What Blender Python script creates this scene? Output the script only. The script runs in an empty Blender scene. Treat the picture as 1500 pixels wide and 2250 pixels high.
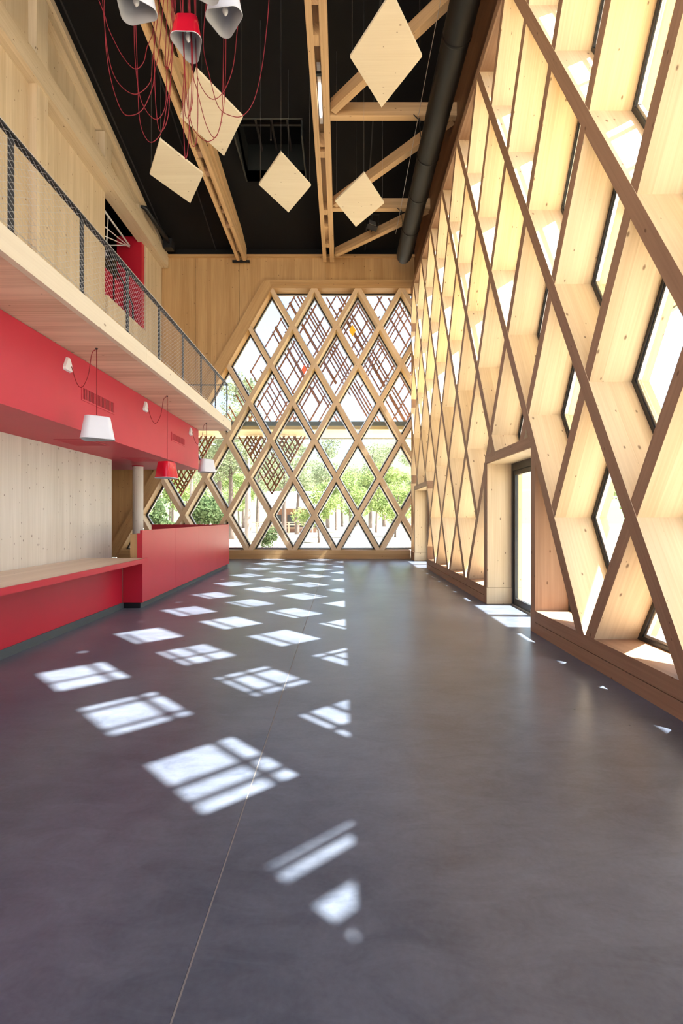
import bpy, bmesh, math, random
from mathutils import Vector, Matrix

# ------------------------------------------------------------------ set-up
S = bpy.context.scene
COL = S.collection
Q = 1.38            # lattice half height in metres; plans below are in units of Q
E = 1.09            # eye height above the floor, in Q
F = 1065.0          # focal length in pixels of a 1500 x 2250 frame
VX, VY = 750.0, 1137.0
ZE = 12.75          # end wall
XR = 1.822          # inner face of the right-hand lattice
DEP = 0.45          # depth of lattice beams
GL = 0.315          # depth of the glazing behind the inner face
T = 0.11            # lattice beam thickness
RT3 = math.sqrt(3.0)

# camera
cd = bpy.data.cameras.new('camera'); cam = bpy.data.objects.new('camera', cd); COL.objects.link(cam)
cd.sensor_fit = 'VERTICAL'; cd.sensor_width = 24; cd.sensor_height = 36
cd.lens = F / 2250 * 36
cd.shift_y = 12 / 2250
cd.clip_end = 500; cd.clip_start = 0.02
cam.location = (0, 0, E * Q); cam.rotation_euler = (math.pi / 2, 0, 0)
S.camera = cam

# world
SKY_STRENGTH = 0.55
SUN_STRENGTH = 31.0
EXPOSURE = 0.22
SUN_TO = Vector((0.628, -0.046, 1.0)).normalized()
W = bpy.data.worlds.new('world'); S.world = W; W.use_nodes = True
nt = W.node_tree; nt.nodes.clear()
wo = nt.nodes.new('ShaderNodeOutputWorld'); bg = nt.nodes.new('ShaderNodeBackground')
sk = nt.nodes.new('ShaderNodeTexSky'); sk.sky_type = 'NISHITA'; sk.sun_disc = False
sk.sun_elevation = math.radians(58); sk.sun_rotation = math.radians(98)
sk.dust_density = 3.0; sk.air_density = 1.0; sk.ozone_density = 1.0
hs = nt.nodes.new('ShaderNodeHueSaturation'); hs.inputs['Saturation'].default_value = 0.95
nt.links.new(sk.outputs[0], hs.inputs['Color']); nt.links.new(hs.outputs[0], bg.inputs[0])
nt.links.new(bg.outputs[0], wo.inputs[0]); bg.inputs[1].default_value = SKY_STRENGTH
# sun
sd = bpy.data.lights.new('sun', 'SUN'); so = bpy.data.objects.new('sun', sd); COL.objects.link(so)
sd.energy = SUN_STRENGTH; sd.angle = math.radians(0.53); sd.color = (1.0, 0.98, 0.94)
so.rotation_euler = SUN_TO.to_track_quat('Z', 'Y').to_euler(); so.location = (20, -3, 32)

vs = S.view_settings
vs.view_transform = 'Standard'; vs.look = 'None'; vs.gamma = 1; vs.exposure = EXPOSURE
vs.use_curve_mapping = False

# ------------------------------------------------------------------ helpers
def P(x, z, h):
    """x right, z away from the camera, h above the eye - all in Q"""
    return Vector((x * Q, z * Q, (h + E) * Q))
def PX(px, py, z):
    return P((px - VX) / F * z, z, (VY - py) / F * z)

class MB:
    """mesh collector; u of the UV map runs along 'grain', in metres"""
    def __init__(self, grain=(0, 0, 1)):
        self.v = []; self.f = []; self.uv = []; self.mi = []
        self.set(grain)
    def set(self, grain):
        g = Vector(grain).normalized()
        a = Vector((1, 0, 0)) if abs(g.x) < 0.8 else Vector((0, 1, 0))
        b = g.cross(a).normalized(); c = g.cross(b).normalized()
        self.g = g; self.s = b + c
    def face(self, pts, mi=0):
        n = len(self.v)
        self.v += [Vector(p) for p in pts]
        self.f.append(list(range(n, n + len(pts))))
        self.uv += [(self.g.dot(Vector(p)), self.s.dot(Vector(p))) for p in pts]
        self.mi.append(mi)
    def prism(self, a, b, mi=0):
        """a, b: matching polygons (lists of Vector)"""
        n = len(a)
        nn = (a[1] - a[0]).cross(a[2] - a[0]); flip = nn.dot(b[0] - a[0]) > 0
        if flip: a, b = b, a
        A, B = list(a), list(b)
        # now normal of A points away from B
        self.face(A, mi); self.face(B[::-1], mi)
        for i in range(n):
            j = (i + 1) % n
            self.face([A[j], A[i], B[i], B[j]], mi)
    def box(self, x0, x1, z0, z1, h0, h1, mi=0):
        a = [P(x0, z0, h0), P(x1, z0, h0), P(x1, z0, h1), P(x0, z0, h1)]
        b = [P(x0, z1, h0), P(x1, z1, h0), P(x1, z1, h1), P(x0, z1, h1)]
        self.prism(a, b, mi)
    def bar(self, p, q, w, d, up=(0, 0, 1), mi=0):
        """square bar p..q (metres); w across, d along up"""
        t = (q - p).normalized(); u = Vector(up)
        s = t.cross(u).normalized(); u = s.cross(t).normalized()
        def ring(c): return [c + s * w / 2 + u * d / 2, c - s * w / 2 + u * d / 2, c - s * w / 2 - u * d / 2, c + s * w / 2 - u * d / 2]
        self.prism(ring(p), ring(q), mi)
    def tube(self, pts, r, n=6, closed=False, cap=True, mi=0):
        pts = [Vector(p) for p in pts]; m = len(pts); rings = []
        prev = None
        for i in range(m):
            if closed: t = pts[(i + 1) % m] - pts[i - 1]
            else: t = pts[min(i + 1, m - 1)] - pts[max(i - 1, 0)]
            t.normalize()
            if prev is None:
                a = Vector((0, 0, 1)) if abs(t.z) < 0.9 else Vector((1, 0, 0))
                s = t.cross(a).normalized()
            else:
                s = (prev - t * prev.dot(t)).normalized()
            prev = s; u = t.cross(s)
            rr = r[i] if isinstance(r, (list, tuple)) else r
            rings.append([pts[i] + (s * math.cos(2 * math.pi * k / n) + u * math.sin(2 * math.pi * k / n)) * rr for k in range(n)])
        self.loft(rings, closed, cap, mi)
    def loft(self, rings, closed=False, cap=True, mi=0):
        n = len(rings[0]); m = len(rings); base = len(self.v)
        for R_ in rings:
            for p in R_:
                self.v.append(Vector(p))
        for i in range(m if closed else m - 1):
            i2 = (i + 1) % m
            for k in range(n):
                k2 = (k + 1) % n
                f = [base + i * n + k, base + i * n + k2, base + i2 * n + k2, base + i2 * n + k]
                self.f.append(f); self.mi.append(mi)
                self.uv += [(self.g.dot(self.v[q]), self.s.dot(self.v[q])) for q in f]
        if cap and not closed:
            for i, rev in ((0, True), (m - 1, False)):
                f = [base + i * n + k for k in range(n)]
                if rev: f = f[::-1]
                self.f.append(f); self.mi.append(mi)
                self.uv += [(self.g.dot(self.v[q]), self.s.dot(self.v[q])) for q in f]
    def build(self, name, mats, parent=None, smooth=False, fix=False, bevel=0):
        me = bpy.data.meshes.new(name)
        me.from_pydata([tuple(v) for v in self.v], [], self.f)
        uvl = me.uv_layers.new(name='UVMap')
        k = 0
        for poly in me.polygons:
            for li in poly.loop_indices:
                uvl.data[li].uv = self.uv[k]; k += 1
        if not isinstance(mats, (list, tuple)): mats = [mats]
        for m in mats: me.materials.append(m)
        for i, poly in enumerate(me.polygons):
            poly.material_index = self.mi[i]
            poly.use_smooth = smooth
        if fix:
            bm = bmesh.new(); bm.from_mesh(me)
            bmesh.ops.remove_doubles(bm, verts=bm.verts, dist=1e-5)
            bmesh.ops.recalc_face_normals(bm, faces=bm.faces)
            bm.to_mesh(me); bm.free()
        me.update()
        o = bpy.data.objects.new(name, me); COL.objects.link(o)
        if parent: o.parent = parent
        if bevel:
            md = o.modifiers.new('bevel', 'BEVEL'); md.width = bevel; md.segments = 2; md.limit_method = 'ANGLE'
            bm = bmesh.new(); bm.from_mesh(me)
            bmesh.ops.remove_doubles(bm, verts=bm.verts, dist=1e-5); bm.to_mesh(me); bm.free()
        return o

def tag(o, label=None, cat=None, group=None, kind=None):
    if label: o['label'] = label
    if cat: o['category'] = cat
    if group: o['group'] = group
    if kind: o['kind'] = kind
    return o
def empty(name, label=None, cat=None, group=None, kind=None, loc=(0, 0, 0)):
    o = bpy.data.objects.new(name, None); COL.objects.link(o); o.empty_display_size = 0.1
    o.location = loc
    return tag(o, label, cat, group, kind)
def struct(o): o['kind'] = 'structure'; return o
def recenter(o, c):
    """put the origin of a mesh object built in world space at c"""
    c = Vector(c); o.data.transform(Matrix.Translation(-c)); o.location = o.location + c
    return o
def copy_tree(o, parent=None):
    c = o.copy(); COL.objects.link(c)
    if parent: c.parent = parent
    for ch in [k for k in bpy.data.objects if k.parent == o]:
        copy_tree(ch, c)
    return c

def clip(poly, a, b, c):
    """keep a*x+b*y<=c"""
    out = []
    for i in range(len(poly)):
        p, q = poly[i], poly[(i + 1) % len(poly)]
        dp, dq = a * p[0] + b * p[1] - c, a * q[0] + b * q[1] - c
        if dp <= 1e-9: out.append(p)
        if (dp < -1e-9 and dq > 1e-9) or (dp > 1e-9 and dq < -1e-9):
            t = dp / (dp - dq); out.append((p[0] + (q[0] - p[0]) * t, p[1] + (q[1] - p[1]) * t))
    res = []
    for p in out:
        if not res or (abs(p[0] - res[-1][0]) + abs(p[1] - res[-1][1])) > 1e-5: res.append(p)
    if len(res) > 1 and (abs(res[0][0] - res[-1][0]) + abs(res[0][1] - res[-1][1])) < 1e-5: res.pop()
    return res if len(res) >= 3 else []
def clip_all(poly, hp):
    for h in hp:
        poly = clip(poly, *h)
        if not poly: return []
    return poly
def area(poly):
    return abs(sum(poly[i][0] * poly[(i + 1) % len(poly)][1] - poly[(i + 1) % len(poly)][0] * poly[i][1] for i in range(len(poly)))) / 2
def ccw(poly):
    s = sum(poly[i][0] * poly[(i + 1) % len(poly)][1] - poly[(i + 1) % len(poly)][0] * poly[i][1] for i in range(len(poly)))
    return poly if s > 0 else poly[::-1]
def inset(poly, d):
    poly = ccw(poly); hp = []
    for i in range(len(poly)):
        p, q = poly[i], poly[(i + 1) % len(poly)]
        ex, ey = q[0] - p[0], q[1] - p[1]; L = math.hypot(ex, ey)
        if L < 1e-6: continue
        nx, ny = ey / L, -ex / L
        hp.append((nx, ny, nx * p[0] + ny * p[1] - d))
    x0 = [p[0] for p in poly]; y0 = [p[1] for p in poly]
    return clip_all([(min(x0) - 1, min(y0) - 1), (max(x0) + 1, min(y0) - 1), (max(x0) + 1, max(y0) + 1), (min(x0) - 1, max(y0) + 1)], hp)
def rect(x0, x1, y0, y1): return [(1, 0, x1), (-1, 0, -x0), (0, 1, y1), (0, -1, -y0)]

# ------------------------------------------------------------------ materials
def newmat(name):
    m = bpy.data.materials.new(name); m.use_nodes = True
    n = m.node_tree; b = n.nodes['Principled BSDF']
    return m, n, b
def plain(name, col, rough=0.5, metal=0.0, spec=0.5, bump=0.0, bscale=60):
    m, n, b = newmat(name)
    tc = n.nodes.new('ShaderNodeTexCoord'); nz = n.nodes.new('ShaderNodeTexNoise'); nz.inputs['Scale'].default_value = 3.0
    n.links.new(tc.outputs['Object'], nz.inputs['Vector'])
    mx = n.nodes.new('ShaderNodeMixRGB'); mx.blend_type = 'MIX'
    mx.inputs[1].default_value = (*[c * 0.93 for c in col], 1); mx.inputs[2].default_value = (*[min(1, c * 1.06) for c in col], 1)
    n.links.new(nz.outputs[0], mx.inputs[0]); n.links.new(mx.outputs[0], b.inputs['Base Color'])
    b.inputs['Roughness'].default_value = rough; b.inputs['Metallic'].default_value = metal
    b.inputs['Specular IOR Level'].default_value = spec
    if bump:
        n2 = n.nodes.new('ShaderNodeTexNoise'); n2.inputs['Scale'].default_value = bscale
        n.links.new(tc.outputs['Object'], n2.inputs['Vector'])
        bp = n.nodes.new('ShaderNodeBump'); bp.inputs['Strength'].default_value = bump; bp.inputs['Distance'].default_value = 0.01
        n.links.new(n2.outputs[0], bp.inputs['Height']); n.links.new(bp.outputs[0], b.inputs['Normal'])
    return m
def wood(name, c1, c2, knot=(0.12, 0.055, 0.025), kdens=0.55, plank=0.13, rough=0.55, kscale=1.0, contrast=1.0):
    m, n, b = newmat(name); L = n.links
    uv = n.nodes.new('ShaderNodeUVMap'); uv.uv_map = 'UVMap'
    oi = n.nodes.new('ShaderNodeObjectInfo')
    def math_(op, a=None, b_=None, va=None, vb=None):
        k = n.nodes.new('ShaderNodeMath'); k.operation = op
        if a is not None: L.new(a, k.inputs[0])
        if va is not None: k.inputs[0].default_value = va
        if b_ is not None: L.new(b_, k.inputs[1])
        if vb is not None: k.inputs[1].default_value = vb
        return k.outputs[0]
    sp = n.nodes.new('ShaderNodeSeparateXYZ'); L.new(uv.outputs[0], sp.inputs[0])
    off = math_('MULTIPLY', oi.outputs['Random'], vb=37.0)
    u = math_('ADD', sp.outputs[0], off); v = math_('ADD', sp.outputs[1], off)
    # lamella index
    pl = math_('FLOOR', math_('DIVIDE', v, vb=plank))
    wn = n.nodes.new('ShaderNodeTexWhiteNoise'); wn.noise_dimensions = '1D'; L.new(pl, wn.inputs['W'])
    u2 = math_('ADD', u, math_('MULTIPLY', wn.outputs[0], vb=9.0))
    def comb(a, b_, sa, sb):
        c = n.nodes.new('ShaderNodeCombineXYZ')
        L.new(math_('MULTIPLY', a, vb=sa), c.inputs[0]); L.new(math_('MULTIPLY', b_, vb=sb), c.inputs[1])
        return c.outputs[0]
    g = n.nodes.new('ShaderNodeTexNoise'); g.inputs['Scale'].default_value = 1.0; g.inputs['Detail'].default_value = 5; g.inputs['Distortion'].default_value = 0.6
    L.new(comb(u2, v, 0.9, 38.0), g.inputs['Vector'])
    g2 = n.nodes.new('ShaderNodeTexNoise'); g2.inputs['Scale'].default_value = 1.0; g2.inputs['Detail'].default_value = 3
    L.new(comb(u2, v, 0.5, 5.0), g2.inputs['Vector'])
    s = math_('ADD', math_('MULTIPLY', g.outputs[0], vb=0.55), math_('MULTIPLY', g2.outputs[0], vb=0.45))
    s = math_('ADD', s, math_('MULTIPLY', math_('SUBTRACT', wn.outputs[0], vb=0.5), vb=0.22))
    cr = n.nodes.new('ShaderNodeValToRGB'); cr.color_ramp.elements[0].position = 0.5 - 0.2 / contrast; cr.color_ramp.elements[1].position = 0.5 + 0.2 / contrast
    cr.color_ramp.elements[0].color = (*c1, 1); cr.color_ramp.elements[1].color = (*c2, 1)
    L.new(s, cr.inputs[0])
    # knots
    vo = n.nodes.new('ShaderNodeTexVoronoi'); vo.voronoi_dimensions = '2D'; vo.inputs['Scale'].default_value = 1.0; vo.inputs['Randomness'].default_value = 1.0
    L.new(comb(u2, v, 2.3 * kscale, 4.2 * kscale), vo.inputs['Vector'])
    sc = n.nodes.new('ShaderNodeSeparateColor'); L.new(vo.outputs['Color'], sc.inputs[0])
    on = math_('LESS_THAN', sc.outputs[0], vb=kdens)
    rad = math_('ADD', math_('MULTIPLY', sc.outputs[1], vb=0.032), vb=0.012)
    kk = n.nodes.new('ShaderNodeMapRange'); kk.interpolation_type = 'SMOOTHSTEP'
    L.new(math_('DIVIDE', vo.outputs['Distance'], rad), kk.inputs['Value'])
    kk.inputs['From Min'].default_value = 0.5; kk.inputs['From Max'].default_value = 1.9
    kk.inputs['To Min'].default_value = 1.0; kk.inputs['To Max'].default_value = 0.0
    kf = math_('MULTIPLY', math_('MULTIPLY', kk.outputs[0], on), vb=0.8)
    mx = n.nodes.new('ShaderNodeMixRGB'); L.new(kf, mx.inputs[0]); L.new(cr.outputs[0], mx.inputs[1]); mx.inputs[2].default_value = (*knot, 1)
    L.new(mx.outputs[0], b.inputs['Base Color'])
    b.inputs['Roughness'].default_value = rough; b.inputs['Specular IOR Level'].default_value = 0.3
    bp = n.nodes.new('ShaderNodeBump'); bp.inputs['Strength'].default_value = 0.12; bp.inputs['Distance'].default_value = 0.004
    L.new(g.outputs[0], bp.inputs['Height']); L.new(bp.outputs[0], b.inputs['Normal'])
    return m

M = {}
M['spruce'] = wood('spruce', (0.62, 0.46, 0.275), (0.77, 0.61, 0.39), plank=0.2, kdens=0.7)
M['spruce_shaded'] = wood('spruce_shaded', (0.30, 0.175, 0.105), (0.42, 0.26, 0.16), kdens=0.5)  # same spruce, colour darkened for the shade on backlit faces
M['spruce_end'] = wood('spruce_end', (0.68, 0.49, 0.30), (0.80, 0.61, 0.40), kdens=0.3)
M['spruce_wall'] = wood('spruce_wall', (0.44, 0.26, 0.11), (0.62, 0.40, 0.19), plank=0.16, kdens=0.35, contrast=0.9)
M['spruce_left'] = wood('spruce_left', (0.54, 0.42, 0.27), (0.68, 0.56, 0.39), plank=0.16, kdens=0.6)
M['spruce_pale'] = wood('spruce_pale', (0.60, 0.56, 0.49), (0.74, 0.70, 0.63), knot=(0.10, 0.06, 0.035), plank=0.14, kdens=0.85, kscale=1.5)
M['spruce_soffit'] = wood('spruce_soffit', (0.60, 0.40, 0.27), (0.82, 0.60, 0.43), plank=0.14, kdens=0.35, contrast=1.5)
M['spruce_beam'] = wood('spruce_beam', (0.50, 0.32, 0.16), (0.68, 0.46, 0.25), plank=0.045, kdens=0.4)
M['panel_board'] = wood('panel_board', (0.66, 0.57, 0.42), (0.75, 0.67, 0.51), plank=0.25, kdens=0.35, kscale=1.1, contrast=0.8)
M['batten'] = wood('batten', (0.15, 0.06, 0.03), (0.24, 0.10, 0.05), kdens=0.1)
M['canopy_wood'] = wood('canopy_wood', (0.74, 0.58, 0.30), (0.86, 0.72, 0.42), kdens=0.2)
M['worktop'] = wood('worktop', (0.62, 0.50, 0.37), (0.74, 0.62, 0.48), kdens=0.2, plank=0.1, rough=0.35)
M['red'] = plain('red_paint', (0.50, 0.012, 0.035), rough=0.38)
M['red_bulk'] = plain('red_bulkhead_paint', (0.52, 0.022, 0.05), rough=0.5)
M['red_dark'] = plain('red_grille', (0.16, 0.01, 0.015), rough=0.6)
M['black'] = plain('black_roof', (0.0035, 0.0035, 0.004), rough=0.75, spec=0.25)
M['black_duct'] = plain('black_duct', (0.004, 0.004, 0.0045), rough=0.5, spec=0.3)
M['black_metal'] = plain('black_metal', (0.015, 0.016, 0.018), rough=0.45, metal=0.3)
M['dark_frame'] = plain('dark_frame', (0.02, 0.022, 0.024), rough=0.4)
M['alu'] = plain('aluminium', (0.62, 0.65, 0.68), rough=0.28, metal=0.9)
M['wire'] = plain('steel_wire', (0.62, 0.62, 0.62), rough=0.35, metal=0.8)
M['white'] = plain('white_plastic', (0.80, 0.81, 0.83), rough=0.4)
M['shade_white'] = plain('white_shade', (0.74, 0.77, 0.84), rough=0.45)
M['shade_inner_unlit'] = plain('shade_inside_unlit', (0.36, 0.37, 0.40), rough=0.5)  # inside of the lampshades, greyed so that it reads as unlit
M['shade_red'] = plain('red_shade', (0.62, 0.008, 0.03), rough=0.12)
M['cord'] = plain('red_cord', (0.24, 0.005, 0.015), rough=0.6)
M['green_grey'] = plain('grey_edge', (0.20, 0.23, 0.22), rough=0.5)
M['yellow'] = plain('yellow_panel', (0.85, 0.48, 0.02), rough=0.3)
M['orange'] = plain('orange_panel', (0.85, 0.12, 0.01), rough=0.3)
M['plinth'] = plain('plinth', (0.07, 0.085, 0.095), rough=0.55)
M['bark'] = plain('bark', (0.12, 0.09, 0.075), rough=0.9, bump=0.6, bscale=14)
M['pale_bark'] = plain('pale_bark', (0.24, 0.20, 0.17), rough=0.9, bump=0.6, bscale=14)
M['house_wood'] = plain('house_wood', (0.20, 0.10, 0.06), rough=0.8)
M['fence_wood'] = plain('fence_wood', (0.42, 0.33, 0.24), rough=0.8)
M['roof_grey'] = plain('roof_grey', (0.45, 0.48, 0.50), rough=0.6)

def glass_mat():
    m = bpy.data.materials.new('window_glass'); m.use_nodes = True; n = m.node_tree; n.nodes.clear()
    o = n.nodes.new('ShaderNodeOutputMaterial'); mx = n.nodes.new('ShaderNodeMixShader')
    tr = n.nodes.new('ShaderNodeBsdfTransparent'); tr.inputs[0].default_value = (0.965, 0.98, 0.97, 1)
    gl = n.nodes.new('ShaderNodeBsdfGlossy'); gl.inputs['Roughness'].default_value = 0.02
    fr = n.nodes.new('ShaderNodeFresnel'); fr.inputs[0].default_value = 1.35
    ge = n.nodes.new('ShaderNodeNewGeometry'); iv = n.nodes.new('ShaderNodeMath'); iv.operation = 'SUBTRACT'; iv.inputs[0].default_value = 1
    ml = n.nodes.new('ShaderNodeMath'); ml.operation = 'MULTIPLY'
    n.links.new(ge.outputs['Backfacing'], iv.inputs[1]); n.links.new(fr.outputs[0], ml.inputs[0]); n.links.new(iv.outputs[0], ml.inputs[1])
    n.links.new(ml.outputs[0], mx.inputs[0]); n.links.new(tr.outputs[0], mx.inputs[1]); n.links.new(gl.outputs[0], mx.inputs[2])
    n.links.new(mx.outputs[0], o.inputs[0]); return m
M['glass'] = glass_mat()
def emit(name, col, s):
    m, n, b = newmat(name); b.inputs['Base Color'].default_value = (*col, 1)
    b.inputs['Emission Color'].default_value = (*col, 1); b.inputs['Emission Strength'].default_value = s; return m
M['tube'] = emit('lit_tube', (1, 0.97, 0.9), 5)
M['bulb'] = plain('bulb_glass', (0.85, 0.85, 0.85), rough=0.15)

def floor_mat():
    m, n, b = newmat('polished_concrete'); L = n.links
    tc = n.nodes.new('ShaderNodeTexCoord')
    a = n.nodes.new('ShaderNodeTexNoise'); a.inputs['Scale'].default_value = 0.55; a.inputs['Detail'].default_value = 8; a.inputs['Roughness'].default_value = 0.62
    c = n.nodes.new('ShaderNodeTexNoise'); c.inputs['Scale'].default_value = 3.2; c.inputs['Detail'].default_value = 9; c.inputs['Roughness'].default_value = 0.7; c.inputs['Distortion'].default_value = 0.8
    d = n.nodes.new('ShaderNodeTexNoise'); d.inputs['Scale'].default_value = 45; d.inputs['Detail'].default_value = 4
    mp = n.nodes.new('ShaderNodeMapping'); mp.inputs['Scale'].default_value = (1.0, 2.2, 1)
    L.new(tc.outputs['Object'], mp.inputs[0])
    for k in (a, d): L.new(tc.outputs['Object'], k.inputs['Vector'])
    L.new(mp.outputs[0], c.inputs['Vector'])
    def mt(op, x, y):
        k = n.nodes.new('ShaderNodeMath'); k.operation = op
        for i, t in enumerate((x, y)):
            if isinstance(t, float): k.inputs[i].default_value = t
            else: L.new(t, k.inputs[i])
        return k.outputs[0]
    s = mt('ADD', mt('MULTIPLY', a.outputs[0], 0.55), mt('ADD', mt('MULTIPLY', c.outputs[0], 0.35), mt('MULTIPLY', d.outputs[0], 0.10)))
    cr = n.nodes.new('ShaderNodeValToRGB'); e = cr.color_ramp.elements
    e[0].position = 0.40; e[0].color = (0.066, 0.078, 0.108, 1); e[1].position = 0.61; e[1].color = (0.142, 0.162, 0.206, 1)
    L.new(s, cr.inputs[0]); L.new(cr.outputs[0], b.inputs['Base Color'])
    rr = n.nodes.new('ShaderNodeMapRange'); L.new(c.outputs[0], rr.inputs[0]); rr.inputs['To Min'].default_value = 0.22; rr.inputs['To Max'].default_value = 0.40
    L.new(rr.outputs[0], b.inputs['Roughness'])
    bp = n.nodes.new('ShaderNodeBump'); bp.inputs['Strength'].default_value = 0.05; bp.inputs['Distance'].default_value = 0.01
    L.new(c.outputs[0], bp.inputs['Height']); L.new(bp.outputs[0], b.inputs['Normal'])
    return m
M['floor'] = floor_mat()
def ground_mat():
    m, n, b = newmat('pale_gravel'); L = n.links
    tc = n.nodes.new('ShaderNodeTexCoord'); a = n.nodes.new('ShaderNodeTexNoise'); a.inputs['Scale'].default_value = 0.35; a.inputs['Detail'].default_value = 9
    L.new(tc.outputs['Object'], a.inputs['Vector'])
    cr = n.nodes.new('ShaderNodeValToRGB'); e = cr.color_ramp.elements
    e[0].position = 0.38; e[0].color = (0.30, 0.24, 0.16, 1); e[1].position = 0.56; e[1].color = (0.55, 0.50, 0.42, 1)
    L.new(a.outputs[0], cr.inputs[0]); L.new(cr.outputs[0], b.inputs['Base Color']); b.inputs['Roughness'].default_value = 0.95
    return m
M['ground'] = ground_mat()
def leaf_mat(name, c1, c2):
    m = bpy.data.materials.new(name); m.use_nodes = True; n = m.node_tree; n.nodes.clear(); L = n.links
    o = n.nodes.new('ShaderNodeOutputMaterial'); ad = n.nodes.new('ShaderNodeMixShader'); ad.inputs[0].default_value = 0.45
    df = n.nodes.new('ShaderNodeBsdfDiffuse'); tl = n.nodes.new('ShaderNodeBsdfTranslucent')
    g = n.nodes.new('ShaderNodeNewGeometry'); cr = n.nodes.new('ShaderNodeValToRGB')
    cr.color_ramp.elements[0].color = (*c1, 1); cr.color_ramp.elements[1].color = (*c2, 1)
    L.new(g.outputs['Random Per Island'], cr.inputs[0])
    L.new(cr.outputs[0], df.inputs[0]); L.new(cr.outputs[0], tl.inputs[0])
    L.new(df.outputs[0], ad.inputs[1]); L.new(tl.outputs[0], ad.inputs[2]); L.new(ad.outputs[0], o.inputs[0]); return m
M['leaf'] = leaf_mat('leaf_light', (0.14, 0.20, 0.06), (0.36, 0.44, 0.18))
M['leaf_dark'] = leaf_mat('leaf_dark', (0.05, 0.085, 0.035), (0.17, 0.23, 0.11))
M['leaf_pine'] = leaf_mat('leaf_pine', (0.14, 0.17, 0.09), (0.30, 0.34, 0.20))

# ------------------------------------------------------------------ floor and ground
FL = -E
mb = MB((0, 1, 0))
JX = -0.368
for x0, x1 in ((-7.2, JX - 0.003), (JX + 0.003, 2.27)):
    mb.box(x0, x1, -3.2, ZE + DEP, FL - 0.15, FL)
mb.box(JX - 0.01, JX + 0.01, -3.2, ZE + DEP, FL - 0.15, FL - 0.012)
fl = struct(mb.build('floor', M['floor']))
mb = MB((0, 1, 0)); mb.box(JX - 0.0024, JX + 0.0024, -3.2, ZE, FL - 0.01, FL - 0.002)
struct(mb.build('trim_1', plain('joint_seal', (0.30, 0.28, 0.26), rough=0.8)))
mb = MB(); mb.box(-400, 400, -300, 400, FL - 0.5, FL - 0.16)
g = struct(mb.build('ground', M['ground']))

# ------------------------------------------------------------------ lattice walls
def lattice(to3d, origin, hps, face, dep, parent, nrange, offs_minus=0.004):
    """hps: list of convex regions (list of half planes). beams of slope +-sqrt3 through origin + k*2"""
    for sgn in (1, -1):
        for k in range(*nrange):
            rg = hps[sgn] if isinstance(hps, dict) else hps
            # line: h = h0 + sgn*RT3*(s - s0) + 2k
            s0, h0 = origin
            nx, ny = -sgn * RT3 / 2, 0.5
            c = nx * s0 + ny * (h0 + 2 * k)
            pieces = []
            for hp in rg:
                big = [(-60, -60), (60, -60), (60, 60), (-60, 60)]
                pl = clip_all(big, [(nx, ny, c + T / 2), (-nx, -ny, -(c - T / 2))] + hp)
                if pl and area(pl) > 0.002: pieces.append(pl)
            if not pieces: continue
            g3 = to3d(1.0, sgn * RT3, 0) - to3d(0, 0, 0)
            mb = MB(g3)
            f0 = 0 if sgn > 0 else offs_minus
            cen = Vector((0, 0, 0)); cnt = 0
            for pl in pieces:
                a = [to3d(p[0], p[1], f0) for p in pl]; b = [to3d(p[0], p[1], dep - f0) for p in pl]
                mb.prism(a, b)
                for p in a: cen += p; cnt += 1
            # one timber; right-wall faces have backlit shade in their colour, reveals stay pale
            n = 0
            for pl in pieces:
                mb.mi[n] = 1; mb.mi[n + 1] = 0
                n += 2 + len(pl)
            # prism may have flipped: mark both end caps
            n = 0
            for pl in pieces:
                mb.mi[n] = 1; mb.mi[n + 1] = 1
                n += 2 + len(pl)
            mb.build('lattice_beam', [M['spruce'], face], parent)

win_no = [0]
def window(to3d, poly, g0, normal_sign=1):
    """black frame ring + pane in the given 2-D polygon; g0 = depth of the frame"""
    core = inset(poly, 0.056)
    if not core or area(core) < 0.01: return
    poly = inset(core, -0.056)
    out = inset(poly, -0.001); inn = inset(poly, 0.030); ins2 = inset(poly, 0.052)
    if len(inn) != len(out) or len(ins2) != len(out) or area(inn) < 0.01: return
    out = ccw(out); inn = ccw(inn); ins2 = ccw(ins2)
    # align start vertices
    def align(ref, p):
        j = min(range(len(p)), key=lambda i: (p[i][0] - ref[0][0]) ** 2 + (p[i][1] - ref[0][1]) ** 2)
        return p[j:] + p[:j]
    inn = align(out, inn); ins2 = align(out, ins2)
    win_no[0] += 1
    cx = sum(p[0] for p in poly) / len(poly); cy = sum(p[1] for p in poly) / len(poly)
    root = empty('window_%d' % win_no[0], loc=to3d(cx, cy, g0)); struct(root)
    def ring(o_, i_, d0, d1, mat, name):
        mb = MB()
        n = len(o_)
        for k in range(n):
            j = (k + 1) % n
            mb.prism([to3d(*o_[k], d0), to3d(*o_[j], d0), to3d(*i_[j], d0), to3d(*i_[k], d0)],
                     [to3d(*o_[k], d1), to3d(*o_[j], d1), to3d(*i_[j], d1), to3d(*i_[k], d1)])
        o = mb.build(name, mat, root); o.matrix_parent_inverse = Matrix.Translation(-root.location)
        return o
    ring(out, inn, g0, g0 + 0.045, M['dark_frame'], 'window_frame')
    ring(inn, ins2, g0 + 0.012, g0 + 0.04, M['alu'], 'spacer')
    mb = MB()
    mb.prism([to3d(*p, g0 + 0.022) for p in ins2], [to3d(*p, g0 + 0.030) for p in ins2])
    o = mb.build('glass_pane', M['glass'], root); o.matrix_parent_inverse = Matrix.Translation(-root.location)

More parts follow.
